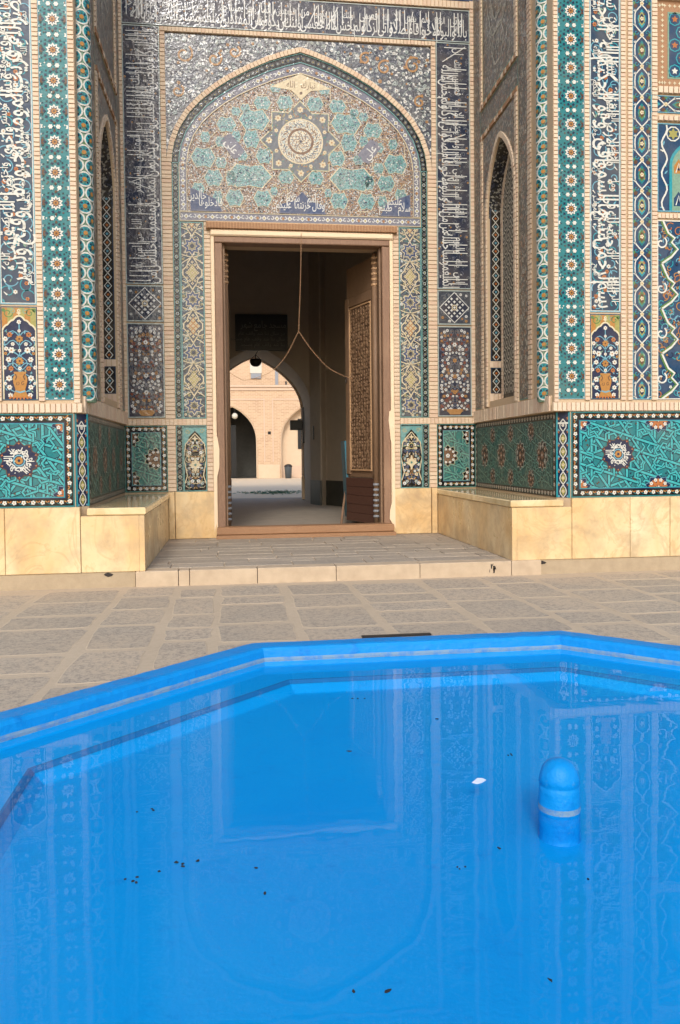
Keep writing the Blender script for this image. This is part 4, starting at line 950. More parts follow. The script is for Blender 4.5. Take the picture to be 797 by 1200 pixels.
    t.poly([(uc2 + x, .40 + y) for x, y in ((0, -.12), (.03, -.04), (.1, 0), (.03, .04), (0, .12), (-.03, .04), (-.1, 0), (-.03, -.04))], 'cream', 3.4); t.star(uc2, .40, .012, .03, 6, 'teal', 4); t.ring(uc2, .66, .035, .05, 'olive', 3.4, 10); t.star(uc2, .8, .02, .05, 4, 'cream', 3.4)
    t.outline(g[0], 0, g[1], 1, .014, 'turq', 4.5); sub(t, 'tesserae', p)
    # dado of the inner wall
    q2 = (2.085, 2.715) if sg > 0 else (-2.715, -2.085)
    dado(BACK, q2[0], 0, q2[1], 1.0, [('half', sg * 2.26, .5), ('half', sg * 2.66, .17), ('half', sg * 2.66, .83)], True, 'green strapwork dado panel on the back wall %s of the door' % side, 21 + sg)
    # brick trim
    X = (lambda a, c: (a, c)) if sg > 0 else (lambda a, c: (-c, -a))
    for (a, c, z0, z1) in ((2.655, 2.72, 1.12, 7.6), (1.96, 2.085, 0, 1.0), (1.96, 2.105, 1.1, 4.94), (2.03, 2.105, 4.94, 6.93), (1.40, 1.495, 0, 4.06)): qq = X(a, c); brick_run('brick_edging', BACK, qq[0], z0, qq[1], z1, 'v', .062, .028 if c < 2.6 else .02)
    qq = X(1.495, 2.72); brick_run('brick_edging', BACK, qq[0], 1.003, qq[1], 1.1, 'u', .06, .024)
    qq = X(1.345, 1.40); b = MB(); b.box(qq[0], qq[1], ZP, 3.86, -.02, .05, 0, .008); b.build('plaster_jamb', 'plaster_cream', portal, BACK)
    # marble blocks beside the door
    for a, c in ((1.36, 1.98), (1.985, 2.075)): qq = X(a, c); b = MB(); b.box(qq[0], qq[1] - .003, ZP, -.004, -.04, .055 if c < 2 else .075, 0, .006); b.build('plinth_slab', 'onyx_marble', portal, BACK)
# top of the band over the arch
p = fix(panel('inscription_band', BACK, -2.655, 6.955, 2.655, BT, 'worn_navy', 'dark band of dense white lettering across the top above the arch'), BACK); t = Art('worn_', (-2.655, 6.955, 2.655, BT)); floral_field(t, (-2.655, 6.955, 2.655, BT), 250, ['grey', 'grey', 'ochre', 'slate'], (.012, .02), 'slate', ('black',), None, ['grey', 'slate', 'lav']); t.outline(-2.655, 6.955, 2.655, BT, .014, 'pale', 4); sub(t, 'tendrils', p)
dense_script(p, lambda x, y: (-2.63 + x, 6.955 + y), 5.26, .49, 6)
brick_run('brick_edging', BACK, -2.09, 6.86, 2.09, 6.93, 'u', .055, .045); brick_run('brick_edging', BACK, -2.72, 7.47, 2.72, 7.58, 'u', .062, .03)
p = fix(panel('checker_band', BACK, -2.72, 7.6, 2.72, ZT, 'worn_blue'), BACK); t = Art('worn_', (-2.72, 7.6, 2.72, ZT))
for i in range(68):
    for j in range(3): t.rect(-2.7 + i * .08, 7.62 + j * .06, -2.7 + i * .08 + .05, 7.62 + j * .06 + .035, 'white' if (i + j) % 2 else 'turq', 2)
sub(t, 'tesserae', p)
# spandrels
SP, A0, A1, A2, A3 = 4.94, (2.03, 6.74), (1.955, 6.645), (1.85, 6.51), (1.73, 6.35)
def arch_band(name, o, i, z, c, h, label=None):
    P, Q = arch_pts(o[0], SP, o[1]), arch_pts(i[0], SP, i[1]); b = MB()
    for k in range(len(P) - 1): b.poly([(*P[k], h), (*P[k + 1], h), (*Q[k + 1], h), (*Q[k], h)])
    p = b.build(name, c, portal, BACK)
    if label: p['label'] = label
    return p, P, Q
out = arch_pts(A0[0], SP, A0[1]); b = MB()
for k in range(len(out) - 1): b.poly([(*out[k], .004), (out[k][0], 6.85, .004), (out[k + 1][0], 6.85, .004), (*out[k + 1], .004)])
p = b.build('spandrel', 'mosaic_floral', portal, BACK); p['label'] = 'grey floral spandrels of small white blossoms above the arch'
for k in (-1, 1):
    t = Art('worn_'); half = [(x, z) for x, z in out if x * k >= -1e-6]; ins = (half if k > 0 else list(half)) ; ins = ins + ([(0, 6.85), (2.02, 6.85)] if k > 0 else [(-2.02, 6.85), (0, 6.85)])
    rect = (0, SP, 2.02, 6.85) if k > 0 else (-2.02, SP, 0, 6.85)
    floral_field(t, rect, 330, ['pale', 'white', 'pale', 'grey', 'ochre'], (.016, .034), 'grey', ('slate', 'brown'), ins, ['pale', 'grey', 'lav', 'navy']); t.inside = ins
    for (x, z, r_) in ((1.75, 6.55, .14), (1.3, 6.5, .12), (1.85, 6.0, .10), (1.0, 6.62, .1)): t.spiral(k * x, z, r_, 1, 1.1, .03, 'ochre', 3, k, 14)
    t.inside = None; t.v = [(x, y, h + .004) for x, y, h in t.v]; sub(t, 'blossoms', p)
brick_path('arch_edging', BACK, out, .075, .062, .034)
# black guilloche archivolt
p, P, Q = arch_band('guilloche_archivolt', A1, A2, SP, 'worn_black', .010, 'dark guilloche border following the pointed arch'); t = Art('worn_')
for k in range(len(P) - 1):
    L_ = math.hypot(P[k + 1][0] - P[k][0], P[k + 1][1] - P[k][1]); n = max(1, round(L_ / .085))
    for i in range(n):
        f = (i + .5) / n; x = ((P[k][0] + Q[k][0]) * (1 - f) + (P[k + 1][0] + Q[k + 1][0]) * f) / 2; z = ((P[k][1] + Q[k][1]) * (1 - f) + (P[k + 1][1] + Q[k + 1][1]) * f) / 2
        t.ring(x, z, .018, .028, 'grey', 2, 8); t.disc(x, z, .012, 'pale' if i % 2 else 'olive', 2, 6)
t.stroke(P, .012, 'teal', 3); t.stroke(Q, .014, 'turq', 3); t.v = [(x, y, h + .010) for x, y, h in t.v]; sub(t, 'tesserae', p)
# lavender floral archivolt and the strip over the door
p, P, Q = arch_band('floral_archivolt', A2, A3, SP, 'worn_lav', .007, 'lavender border of white scrolls inside the arch'); b = MB(); t = Art('worn_')
def scroll(t, pts, off=0, w=.12):
    seg = 0
    for k in range(len(pts) - 1):
        (x0, z0), (x1, z1) = pts[k], pts[k + 1]; L_ = math.hypot(x1 - x0, z1 - z0); n = max(1, round(L_ / .19)); a_ = math.atan2(z1 - z0, x1 - x0)
        for i in range(n):
            f = (i + .5) / n; x, z = x0 + (x1 - x0) * f, z0 + (z1 - z0) * f; t.poly([(x + .04 * math.cos(a_), z + .04 * math.sin(a_)), (x - w * .32 * math.sin(a_), z + w * .32 * math.cos(a_)), (x - .04 * math.cos(a_), z - .04 * math.sin(a_)), (x + w * .32 * math.sin(a_), z - w * .32 * math.cos(a_))], 'white', 2); t.disc(x, z, .018, 'olive', 2.5, 6)
            for s_ in (-1, 1): t.spiral(x + s_ * .075 * math.cos(a_), z + s_ * .075 * math.sin(a_), .032, a_ + 1.5, .75, .012, 'white', 2, s_, 8)
            if (i + k) % 2: t.flower(x + .095 * math.cos(a_), z + .095 * math.sin(a_), .024, 'ochre', 'red', 3, 5)
mid = [((a[0] + c[0]) / 2, (a[1] + c[1]) / 2) for a, c in zip(P, Q)]; scroll(t, mid); t.stroke(Q, .014, 'cream', 3)
t.v = [(x, y, h + .007) for x, y, h in t.v]; sub(t, 'tesserae', p)
p = fix(panel('floral_strip', BACK, -1.85, 4.075, 1.85, 4.215, 'worn_lav', 'lavender strip of white scrolls just above the door lintel'), BACK); t = Art('worn_'); scroll(t, [(-1.85, 4.145), (1.85, 4.145)]); t.outline(-1.85, 4.075, 1.85, 4.215, .010, 'cream', 4); sub(t, 'tesserae', p)
for sg in (-1, 1):
    g = (1.735, 1.85) if sg > 0 else (-1.85, -1.735); p = fix(panel('floral_strip', BACK, g[0], 4.22, g[1], SP, 'worn_lav'), BACK); t = Art('worn_'); scroll(t, [(sum(g) / 2, 4.23), (sum(g) / 2, SP)]); t.outline(g[0], 4.22, g[1], SP, .008, 'cream', 4); sub(t, 'tesserae', p)
# tympanum
TY = arch_pts(A3[0], SP, A3[1]); pts = [(1.73, 4.22)] + TY + [(-1.73, 4.22)]; b = MB(); b.poly([(x, z, .003) for x, z in pts]); tym = b.build('tympanum', 'mosaic_star', portal, BACK); tym['label'] = 'tympanum of turquoise stars around a large eight-pointed star and disc'
t = Art('worn_', None, pts); CX, CZ = -.015, 5.32
t2 = Art('worn_', None, pts)
for (px, py, w_, h_) in ((487, 378, 44, 42), (430, 432, 42, 36), (527, 432, 118, 60), (620, 440, 48, 44), (646, 388, 64, 52), (520, 335, 44, 48), (512, 285, 80, 54), (490, 240, 46, 36), (430, 237, 44, 40), (492, 490, 48, 44), (566, 490, 48, 44), (530, 521, 40, 26), (585, 300, 52, 40), (600, 400, 30, 30), (660, 470, 34, 34), (455, 200, 30, 22), (575, 440, 26, 40), (560, 330, 26, 30), (545, 380, 30, 26), (600, 345, 30, 28), (462, 470, 20, 24), (535, 255, 26, 22), (640, 335, 26, 30), (690, 425, 24, 40), (610, 490, 26, 36), (450, 395, 20, 20), (560, 265, 26, 24)):
    for k in (-1, 1):
        X_, Z_, a_, c_ = k * (px - 390) / 174 - .015, 5.32 - (py - 337) / 174, w_ / 348, h_ / 348
        pl = [(a_, 0), (a_ * .55, c_), (0, c_ * .82), (-a_ * .55, c_), (-a_, 0), (-a_ * .55, -c_), (0, -c_ * .82), (a_ * .55, -c_)]
        if not all(inpoly((X_ + x, Z_ + y), pts) for x, y in pl): continue
        q = Art('worn_'); q.poly([(x * 1.06, y * 1.06) for x, y in pl], 'cream', 1.9); q.poly(pl, 'mosaic_turq', 2.3)
        for n_ in range(int(w_ * h_ / 160)): x, y = U(-.7, .7) * a_, U(-.6, .6) * c_; q.star(x, y, .007, .017, 5, random.choice(['blue', 'teal', 'white', 'blue']), 2.8)
        q.build('turquoise_tile', tym, Matrix.Translation((X_, Z_, .003)), False)
for k, a_ in ((-1, 2.2), (1, .95)):
    q = Art('worn_'); put_word(q, 'علي', -.12, -.05, .17, .9, 1, lambda x, y: (x, y), 'white', 3, .01); q.poly([(-.16, -.09), (.16, -.09), (.19, 0), (.16, .12), (-.16, .12), (-.19, 0)], 'lav', 2.4); q.build('cartouche', tym, Matrix.Translation((k * 1.06, 5.2, .003)) @ Matrix.Rotation(k * .9, 4, 'Z'), False)
# girih straps across the mosaic ground
for i in range(160):
    x, z = U(-1.7, 1.7), U(4.25, 6.3); a_ = random.choice([0, .785, 1.57, 2.356]) ; l_ = U(.10, .22); t.stroke([(x, z), (x + l_ * math.cos(a_), z + l_ * math.sin(a_))], .009, 'cream', 1.6)
for i in range(2600): x, z = U(-1.74, 1.74), U(4.24, 6.36); t.star(x, z, .007, .017, 5, random.choice(['white', 'white', 'black', 'ochre', 'cream', 'red']), 1.2, U(0, 6))
# the big star
def st(r0, r1, c, l): t.star(CX, CZ, r0, r1, 8, c, l)
st(.475, .625, 'cream', 3); st(.462, .607, 'sage', 3.4); st(.452, .595, 'grey', 3.5)
for i in range(170): th, r_ = U(0, 6.28), U(.33, .54); t.leaf(CX + r_ * math.cos(th), CZ + r_ * math.sin(th), U(0, 6), U(.03, .06), random.choice(['teal', 'olive', 'brown', 'ochre', 'sage']), 3.9)
for i in range(16): th = math.pi / 2 + i * math.pi / 8; r_ = .48 if i % 2 == 0 else .40; t.flower(CX + r_ * math.cos(th), CZ + r_ * math.sin(th), .05 if i % 2 == 0 else .032, 'cream', 'ochre', 4.2, 6)
t.v = [(x, y, h + .003) for x, y, h in t.v]; sub(t, 'tesserae', tym)
q = Art('worn_'); q.disc(0, 0, .345, 'cream', 5, 40); q.disc(0, 0, .325, 'mosaic_disc', 5.4, 40); q.ring(0, 0, .165, .20, 'brown', 5.8, 32); q.disc(0, 0, .165, 'mosaic_disc', 5.7, 24); q.disc(0, 0, .02, 'slate', 6.2)
for k in range(8):
    a0 = k * math.pi / 4; q.stroke([(.02 * math.cos(a0) + i * .017 * math.cos(a0 + i * .16), .02 * math.sin(a0) + i * .017 * math.sin(a0 + i * .16)) for i in range(9)], .008, 'brown', 6)
for k in range(36): th = k * .1745; q.leaf(.235 * math.cos(th), .235 * math.sin(th), th + .9, .07, random.choice(['grey', 'brown', 'pale']), 6, .3)
o = q.build('star_disc', tym, Matrix.Translation((CX, CZ, .003)), False)
# cartouches with lettering
q = Art('worn_'); q.poly([(0, 5.945), (.15, 6.09), (.46, 6.13), (0, 6.345), (-.46, 6.13), (-.15, 6.09)], 'cream', 3); put_word(q, 'تبارك', .0, 6.13, .13, .8, 1.2, lambda x, y: (x, y), 'brown', 3.6, .006); put_word(q, 'الله', -.22, 6.13, .13, .8, 1.2, lambda x, y: (x, y), 'brown', 3.6, .006); q.flower(0, 6.05, .025, 'brown', 'grey', 3.6)
q.v = [(x, y, h + .003) for x, y, h in q.v]; sub(q, 'cartouche', tym)
def cart(cx_, words, w, h, kind):
    q = Art('worn_', None); z0 = 4.225
    if kind == 0: poly = [(cx_ - w, z0), (cx_ + w, z0), (cx_ + w * .95, z0 + h * .5), (cx_ + w * .4, z0 + h * .7), (cx_, z0 + h * 1.25), (cx_ - w * .4, z0 + h * .7), (cx_ - w * .95, z0 + h * .5)]
    else: s_ = 1 if cx_ > 0 else -1; poly = [(cx_ + s_ * w, z0), (cx_ + s_ * w, z0 + h * 1.3), (cx_ + s_ * w * .4, z0 + h * 1.1), (cx_ - s_ * w * .6, z0 + h * .7), (cx_ - s_ * w, z0)]
    q.poly(poly, 'lav', 3); q.poly([(cx_ + (x - cx_) * .95, z0 + .012 + (z - z0) * .93) for x, z in poly], 'blue', 3.3); x = cx_ + w * .92; i = 0
    for i, t_ in enumerate(words):
        wd = word(t_, .006)[3] * .16 * .62
        put_word(q, t_, x - wd, z0 + .08 + (.10 if i % 2 else 0), .17, .62, 1.3, lambda a, c: (a, c), 'white', 3.8, .006); x -= wd * .72
    q.v = [(x, y, h_ + .003) for x, y, h_ in q.v]; sub(q, 'cartouche', tym)
cart(0, 'وقال لهم خزنتها سلام عليكم'.split(), .36, .27, 0); cart(1.45, 'سلام عليكم طبتم'.split(), .24, .27, 1); cart(-1.45, 'فادخلوها خالدين'.split(), .24, .27, 1)

# --- doorway ------------------------------------------------------------------------
b = MB(); b.box(-1.46, 1.46, 3.955, 4.06, -.02, .10, 0, .01); o = b.build('lintel', ['wood_pale'], portal, BACK)
brick_run('lintel_bricks', BACK, -1.46, 3.95, 1.46, 4.045, 'u', .045, .115, mats=('brick_brown', 'brick_brown', 'mortar'))
b = MB(); b.box(-1.40, 1.40, 3.85, 3.945, -.1, .085, 0, .02); b.build('lintel_moulding', 'plaster_cream', portal, BACK)
b = MB(); b.box(-1.345, 1.345, 3.755, 3.85, -.2, .05, 0, .012); b.build('door_head', 'wood_frame', portal, BACK)
for sg in (-1, 1):
    q = (1.225, 1.343) if sg > 0 else (-1.343, -1.225); b = MB(); b.box(q[0], q[1], -.66, 3.754, -.2, .035, 0, .01); b.build('door_jamb', 'wood_frame', portal, BACK)
    q = (1.19, 1.224) if sg > 0 else (-1.224, -1.19); b = MB(); b.box(q[0], q[1], -.66, 3.754, -.22, -.06, 0, .006); b.build('door_stop', 'wood_leaf', portal, BACK)
    # ragged plaster patch over the foot of the jamb
    b = MB(); pts = [(1.40, -.62), (1.40, 1.25)] + [(1.40 - .035 - .05 * max(0, math.sin(i * .55 + sg)) - U(0, .015), 1.2 - i * .14) for i in range(13)]
    b.prism([(sg * x, z) for x, z in (pts if sg < 0 else pts)], .051, .058); b.build('plaster_patch', 'plaster_cream', portal, BACK)
b = MB(); b.box(-1.36, 1.35, -.20, .09, -.66, -.545, 0, .012); b.box(-1.37, 1.37, -.26, .2, ZP - .05, -.662, 0, .006); b.build('threshold', ['wood_sill'], portal)
# door leaves
def leaf_door(hx, hy, fx, fy_, label, z0=-.60, z1=3.2):
    d = math.hypot(fx - hx, fy_ - hy)
    if hx < 0: fr = frame((fx, fy_, 0), (hx - fx, hy - fy_, 0)) if False else frame((hx, hy, 0), (fx - hx, fy_ - hy, 0))
    else: fr = frame((fx, fy_, 0), (hx - fx, hy - fy_, 0))
    b = MB(); b.box(0, d, z0 + .75, z1, -.06, -.012, 0, .006); leaf = b.build('door', 'wood_leaf', portal, fr); leaf['label'] = label
    for u0, u1 in ((0, .14), (d - .17, d)): b = MB(); b.box(u0, u1, z0 + .8, z1, -.015, .018, 0, .006); b.build('stile', 'wood_leaf', leaf, Matrix.Identity(4))
    b = MB(); b.box(.142, d - .172, z1 - .16, z1, -.015, .016, 0, .006); b.build('rail', 'wood_leaf', leaf, Matrix.Identity(4))
    b = MB(); b.box(.19, d - .22, z0 + .88, z1 - .21, -.013, .004); b.build('carved_panel', 'wood_carved', leaf, Matrix.Identity(4))
    b = MB()
    for j in range(46):
        for i in range(8):
            u, v = .225 + i * (d - .48) / 7.0 + U(-.012, .012), z0 + .93 + j * (z1 - z0 - 1.17) / 45.0 + U(-.012, .012)
            if u < d - .235: r_ = U(.018, .03); aa = U(0, 3.14); b.prism([(u + r_ * math.cos(aa + k * 1.2566) * (1 if k % 2 else .6), v + r_ * math.sin(aa + k * 1.2566)) for k in range(5)], .003, U(.012, .022), 0, False)
    o = b.build('carving', 'wood_leaf', leaf, Matrix.Identity(4)); o['kind'] = 'stuff'
    b = MB()
    for (a0, c0, a1, c1) in ((.16, z0 + .86, .185, z1 - .18), (d - .215, z0 + .86, d - .19, z1 - .18), (.187, z0 + .86, d - .217, z0 + .885), (.187, z1 - .205, d - .217, z1 - .18)): b.box(a0, a1, c0, c1, -.01, .022, 0, .004)
    b.build('panel_moulding', 'wood_pale', leaf, Matrix.Identity(4))
    zz = z0
    for k in range(5): b = MB(); h = .148; b.box(.0, d - .1, zz + .003, zz + h, -.07, .026 - (.004 if k % 2 else 0), 0, .005); b.build('plank', 'wood_dark', leaf, Matrix.Identity(4)); zz += h
    b = MB(); b.box(.02, d - .05, z1 + .01, 3.72, -.06, -.012, 0, .006); b.build('upper_panel', 'wood_leaf', leaf, Matrix.Identity(4))
    # hinge post with iron rings
    b = MB(); b.lathe([(.0, z0), (.05, z0), (.05, 3.74), (0, 3.74)], 10); post = b.build('hinge_post', 'wood_leaf', leaf, fr.inverted() @ Matrix.Translation((hx - .02 * (1 if hx > 0 else -1), hy + .02, 0)), True)
    for zr in [z0 + .12 + i * .085 for i in range(7)] + [3.22 + i * .085 for i in range(6)]:
        b = MB(); b.lathe([(.05, zr), (.06, zr + .008), (.06, zr + .03), (.05, zr + .04)], 12); b.build('ring', 'wood_pale' if zr > 3 else 'steel', post, Matrix.Identity(4))
    return leaf, fr, d
lr, lfr, ld = leaf_door(1.20, .34, .86, 1.45, 'right door leaf with a carved wooden panel, standing open')
b = MB(); b.tube([(.05 + .03 * math.cos(i * .45), 1.82 + .05 * math.sin(i * .45), .03) for i in range(15)], .006); b.build('ring_handle', 'dark_iron', lr, Matrix.Identity(4))
ll, _, _ = leaf_door(-1.215, .34, -1.155, 1.55, 'left door leaf swung open, seen edge-on', -.60, 3.2)
b = MB()
for i in range(16): b.box(-.004, .01, -.55 + i * .09, -.515 + i * .09, .02, .035)
b.build('stud', 'wood_pale', ll, Matrix.Identity(4))

# ================================================================== benches
def bench(sg):
    side = 'right' if sg > 0 else 'left'
    o = tag(empty('stone_bench', (sg * 2.38, F0 + 1.7, ZP)), 'honey marble bench built against the %s return wall' % side, 'bench', 'marble benches inside the portal'); inv = Matrix.Translation(Vector(o.location)).inverted()
    X = (lambda a, c: (a, c)) if sg > 0 else (lambda a, c: (-c, -a)); x0, x1 = (2.075, 2.705)
    def part(n, mt, b): return b.build(n, mt, o, inv)
    q = X(x0 - .012, 2.70 if sg > 0 else 2.68); b = MB(); b.box(q[0], q[1], F0 + .02 - .05, -.065, -.10, -.018, 0, .012); part('seat_slab', 'seat_marble', b)
    q = X(x0 + .06, 2.795 if sg > 0 else 2.745); b = MB(); b.box(q[0] if sg > 0 else q[0], q[1], F0 - .042, F0 + .02, ZP + .0, -.104, 0, .006); part('front_slab', 'onyx_marble', b)
    q = X(x0, x0 + .058); b = MB(); b.box(q[0], q[1], F0 - .044, F0 + .04, ZP + .0, -.104, 0, .006); part('corner_post', 'onyx_marble', b)
    js = [F0 + .042, -2.55, -1.75, -.95, -.08]
    for i in range(4): q = X(x0 + .003, x0 + .06); b = MB(); b.box(q[0], q[1], js[i] + .002, js[i + 1] - .002, ZP + .0, -.104, 0, .006); part('side_slab', 'onyx_marble', b)
    q = X(x0 + .062, 2.66); b = MB(); b.box(q[0], q[1], F0 + .03, -.08, ZP, -.106); part('core', 'concrete', b)
    return o
bench(1); bench(-1)
for x, z in ((-2.47, -.742), (2.42 + .02, -.748)):
    b = MB(); b.prism([(x + .045 * math.cos(i) * U(.8, 1.3), z + .022 * math.sin(i) * U(.8, 1.3)) for i in (0, .8, 1.6, 2.4, 3.1, 3.9, 4.7, 5.5)], .029, .0345); b.build('drain_hole', 'black_stain', portal, FRONT)

# ================================================================== pool
ZW = -.726; ZR = -.64; ZF = -.822
pool = tag(empty('pool', (PC[0], PC[1], ZG)), 'bright blue painted octagonal pool in front of the portal', 'pool'); pinv = Matrix.Translation((-PC[0], -PC[1], -ZG))
def ringmesh(name, rings, mt, cap=False, sub=6, jit=0):
    """rings of octagon outlines (apothem, z), finely divided"""
    vs = []; fs = []; n = 8 * sub; rj = random.Random(5)
    jt = [rj.uniform(-1, 1) for _ in range(n)]
    for ap, z in rings:
        oc = octa(ap)
        for i in range(8):
            a, c = oc[i], oc[(i + 1) % 8]
            for k in range(sub):
                f = k / sub; j = jt[i * sub + k] * jit; vs.append((a[0] + (c[0] - a[0]) * f, a[1] + (c[1] - a[1]) * f, z + j))
    for r in range(len(rings) - 1):
        for i in range(n): j = (i + 1) % n; fs.append((r * n + i, r * n + j, r * n + n + j, r * n + n + i))
    if cap: fs.append(tuple(range((len(rings) - 1) * n, len(rings) * n)))
    return mk(name, vs, fs, mt, pool, pinv)
ringmesh('rim', [(2.47, ZG - .05), (2.455, ZR - .02), (2.44, ZR - .004), (2.42, ZR), (2.31, ZR + .001), (2.292, ZR - .004), (2.28, ZR - .02), (2.274, ZW + .028)], 'pool_rim_paint', False, 24, .0015)
ringmesh('lime_line', [(2.274, ZW + .028), (2.270, ZW + .016), (2.270, ZW + .001)], 'lime_scum', False, 24, .0015)
ringmesh('basin', [(2.270, ZW + .001), (2.265, -.748), (2.25, -.754), (1.965, -.758), (1.905, ZF + .004), (1.89, ZF), (1.0, ZF)], 'pool_paint', True, 6)
ringmesh('riser_shade_line', [(1.974, -.7555), (1.962, -.7565), (1.945, -.774)], 'pool_riser_shade', False, 24, 0)
b = MB()
prof = [(.076, ZF - .002), (.072, ZF + .006), (.071, ZF + .03), (.071, ZW - .004)]; b.lathe(prof, 20, (.004, -9.84, 0), 0)
b.lathe([(.071, ZW - .004), (.072, ZW + .006)], 20, (.004, -9.84, 0), 0); b.lathe([(.072, ZW + .006), (.0725, ZW + .026)], 20, (.004, -9.84, 0), 1)
b.lathe([(.0725, ZW + .026), (.070, ZW + .05), (.0705, ZW + .07), (.069, ZW + .09), (.066, ZW + .095), (.071, ZW + .101), (.068, ZW + .122), (.061, ZW + .147), (.046, ZW + .168), (.024, ZW + .180), (.0, ZW + .183)], 20, (.004, -9.84, 0), 0)
o = b.build('fountain_spout', ['pool_rim_paint', 'lime_scum'], pool, pinv, True); o['label'] = 'domed blue spout standing in the water with a pale waterline ring'
vs = octa(2.268); me_ = mk('water', [(x, y, ZW) for x, y in vs], [tuple(range(8))], 'water'); tag(me_, 'clear still water filling the blue pool', kind='structure')
# floating bits on the water
def bit(name, u, v, L, w, mt, label, cat, group=None, z=ZW, n=1):
    c = Vector((u, v, z)); places = sorted([(U(-L, L), U(-L, L) * .4) for _ in range(n)]) if n > 1 else [(0, 0)]
    for k, (ox, oy) in enumerate(places):
        b = MB(); a = U(0, 6.28); l_ = L * U(.6, 1) * (.32 if n > 1 else .8); pts = []
        for i in range(7): th = i / 7 * 6.283; r_ = 1 + U(-.5, .4); x, y = l_ * .36 * math.cos(th) * r_, w * .3 * math.sin(th) * r_ * (.6 if n > 1 else 1); pts.append((x * math.cos(a) - y * math.sin(a), x * math.sin(a) + y * math.cos(a)))
        b.prism(pts, .0015, .003 + U(0, .002))
        o = b.build(name, mt, None, Matrix.Translation(c + Vector((ox, oy, 0)))); tag(o, label if n == 1 else label + ', ' + ('leftmost', 'second from left', 'third from left', 'fourth from left', 'rightmost')[k if k < n - 1 else 4], cat, group)
bit('paper_scrap', -0.200, -9.553, .12, .07, 'scrap', 'white paper scrap floating left of the blue spout', 'paper'); 
for u, v, l, n, lb in ((-0.646, -9.168, .035, 1, 'small dark leaf floating in the dark reflection of the doorway'), (-0.100, -10.300, .03, 1, 'dark leaf floating below and right of the spout'), (-1.436, -10.101, .05, 4, 'tiny dark leaf bit in the clump floating at the far left'), (-1.301, -10.040, .07, 5, 'tiny leaf bit in the scatter right of the far left clump'), (-0.495, -8.452, .06, 3, 'tiny dark twig bit near the far pool edge'), (0.024, -9.316, .04, 3, 'tiny leaf bit floating just left above the spout'), (-1.448, -9.618, .05, 3, 'tiny leaf bit floating above the far left clump'), (-1.063, -10.087, .03, 1, 'small dark leaf right of the sparkle'), (-0.437, -10.183, .04, 3, 'tiny leaf bit floating below the paper scrap'), (-0.853, -10.694, .03, 1, 'dark bit floating near the bottom of the pool'), (-0.774, -10.706, .03, 1, 'single dark bit at the bottom centre of the pool'), (-0.386, -10.723, .03, 1, 'pale brown bit floating low on the right'), (-1.043, -10.236, .03, 1, 'short twig bit left of the reflected arch'), (-0.296, -10.081, .03, 1, 'tiny leaf bit right of the paper scrap'), (-0.176, -8.818, .03, 1, 'small brown leaf near the reflected panel')):
    bit('floating_leaf', u, v, l, l * .45, 'leaf_dead', lb, 'leaf', 'leaf bits floating on the pool', n=n)
# thin metal strip lying behind the pool rim
a_, c_ = Vector((-0.146, -6.371, -.871)), Vector((0.398, -6.378, -.871)); b = MB(); dv = (c_ - a_).normalized(); nv = Vector((-dv.y, dv.x, 0))
b.prism([(a_ - nv * .025)[:2], (c_ - nv * .02)[:2], (c_ + nv * .03)[:2], (a_ + nv * .02)[:2]], ZG + .006, ZG + .016)
tag(b.build('metal_strip', 'dark_iron'), 'thin dark metal strip lying on the paving behind the pool rim', 'metal strip')

# ================================================================== hanging chain
def catpath(pts, n=10):
    out = []
    P = [Vector(p) for p in pts]; P = [2 * P[0] - P[1]] + P + [2 * P[-1] - P[-2]]
    for i in range(1, len(P) - 2):
        for k in range(n): t_ = k / n; out.append(.5 * ((2 * P[i]) + (P[i + 1] - P[i - 1]) * t_ + (2 * P[i - 1] - 5 * P[i] + 4 * P[i + 1] - P[i + 2]) * t_ ** 2 + (3 * P[i] - P[i - 1] - 3 * P[i + 1] + P[i + 2]) * t_ ** 3))
    return out + [P[-2]]
chain = tag(empty('door_chain', (-.03, -.1, 3.9)), 'thin rusty chain hanging from the lintel and spreading to both sides', 'chain'); cinv = Matrix.Translation((.03, .1, -3.9))
def links(name, pts, L=.03, r=.0022, w=.006):
    pp = catpath(pts, 14); acc = [0]
    for i in range(1, len(pp)): acc.append(acc[-1] + (pp[i] - pp[i - 1]).length)
    n = int(acc[-1] / (L * .78)); b = MB(); k = 0
    for i in range(n):
        s_ = i * L * .78
        while k < len(acc) - 2 and acc[k + 1] < s_: k += 1
        f = (s_ - acc[k]) / max(1e-6, acc[k + 1] - acc[k]); p_ = pp[k].lerp(pp[k + 1], f); d = (pp[k + 1] - pp[k]).normalized(); o_ = d.cross(Vector((0, 1, 0))).normalized(); s2 = d.cross(o_)
        ax = o_ if i % 2 else s2
        b.tube([p_ + d * (L * .5 * math.cos(t_ * .7854)) + ax * (w * math.sin(t_ * .7854)) for t_ in range(9)], r, 4)
    o = b.build(name, 'chain_rust', chain, cinv); o['kind'] = 'stuff'; return o
links('hanging_length', [(-.03, -.1, 3.9), (-.05, -.1, 3.2), (-.087, -.1, 2.425)])
links('side_length', [(-.087, -.1, 2.42), (-.30, -.06, 2.03), (-.537, -.02, 1.80), (-.873, .12, 1.70), (-1.02, .24, 1.75), (-1.18, .34, 1.86)])
links('side_length', [(-.087, -.1, 2.42), (.118, -.1, 2.13), (.365, -.05, 1.88), (.62, .05, 1.76), (.80, .3, 1.74), (.88, 1.2, 1.80)])

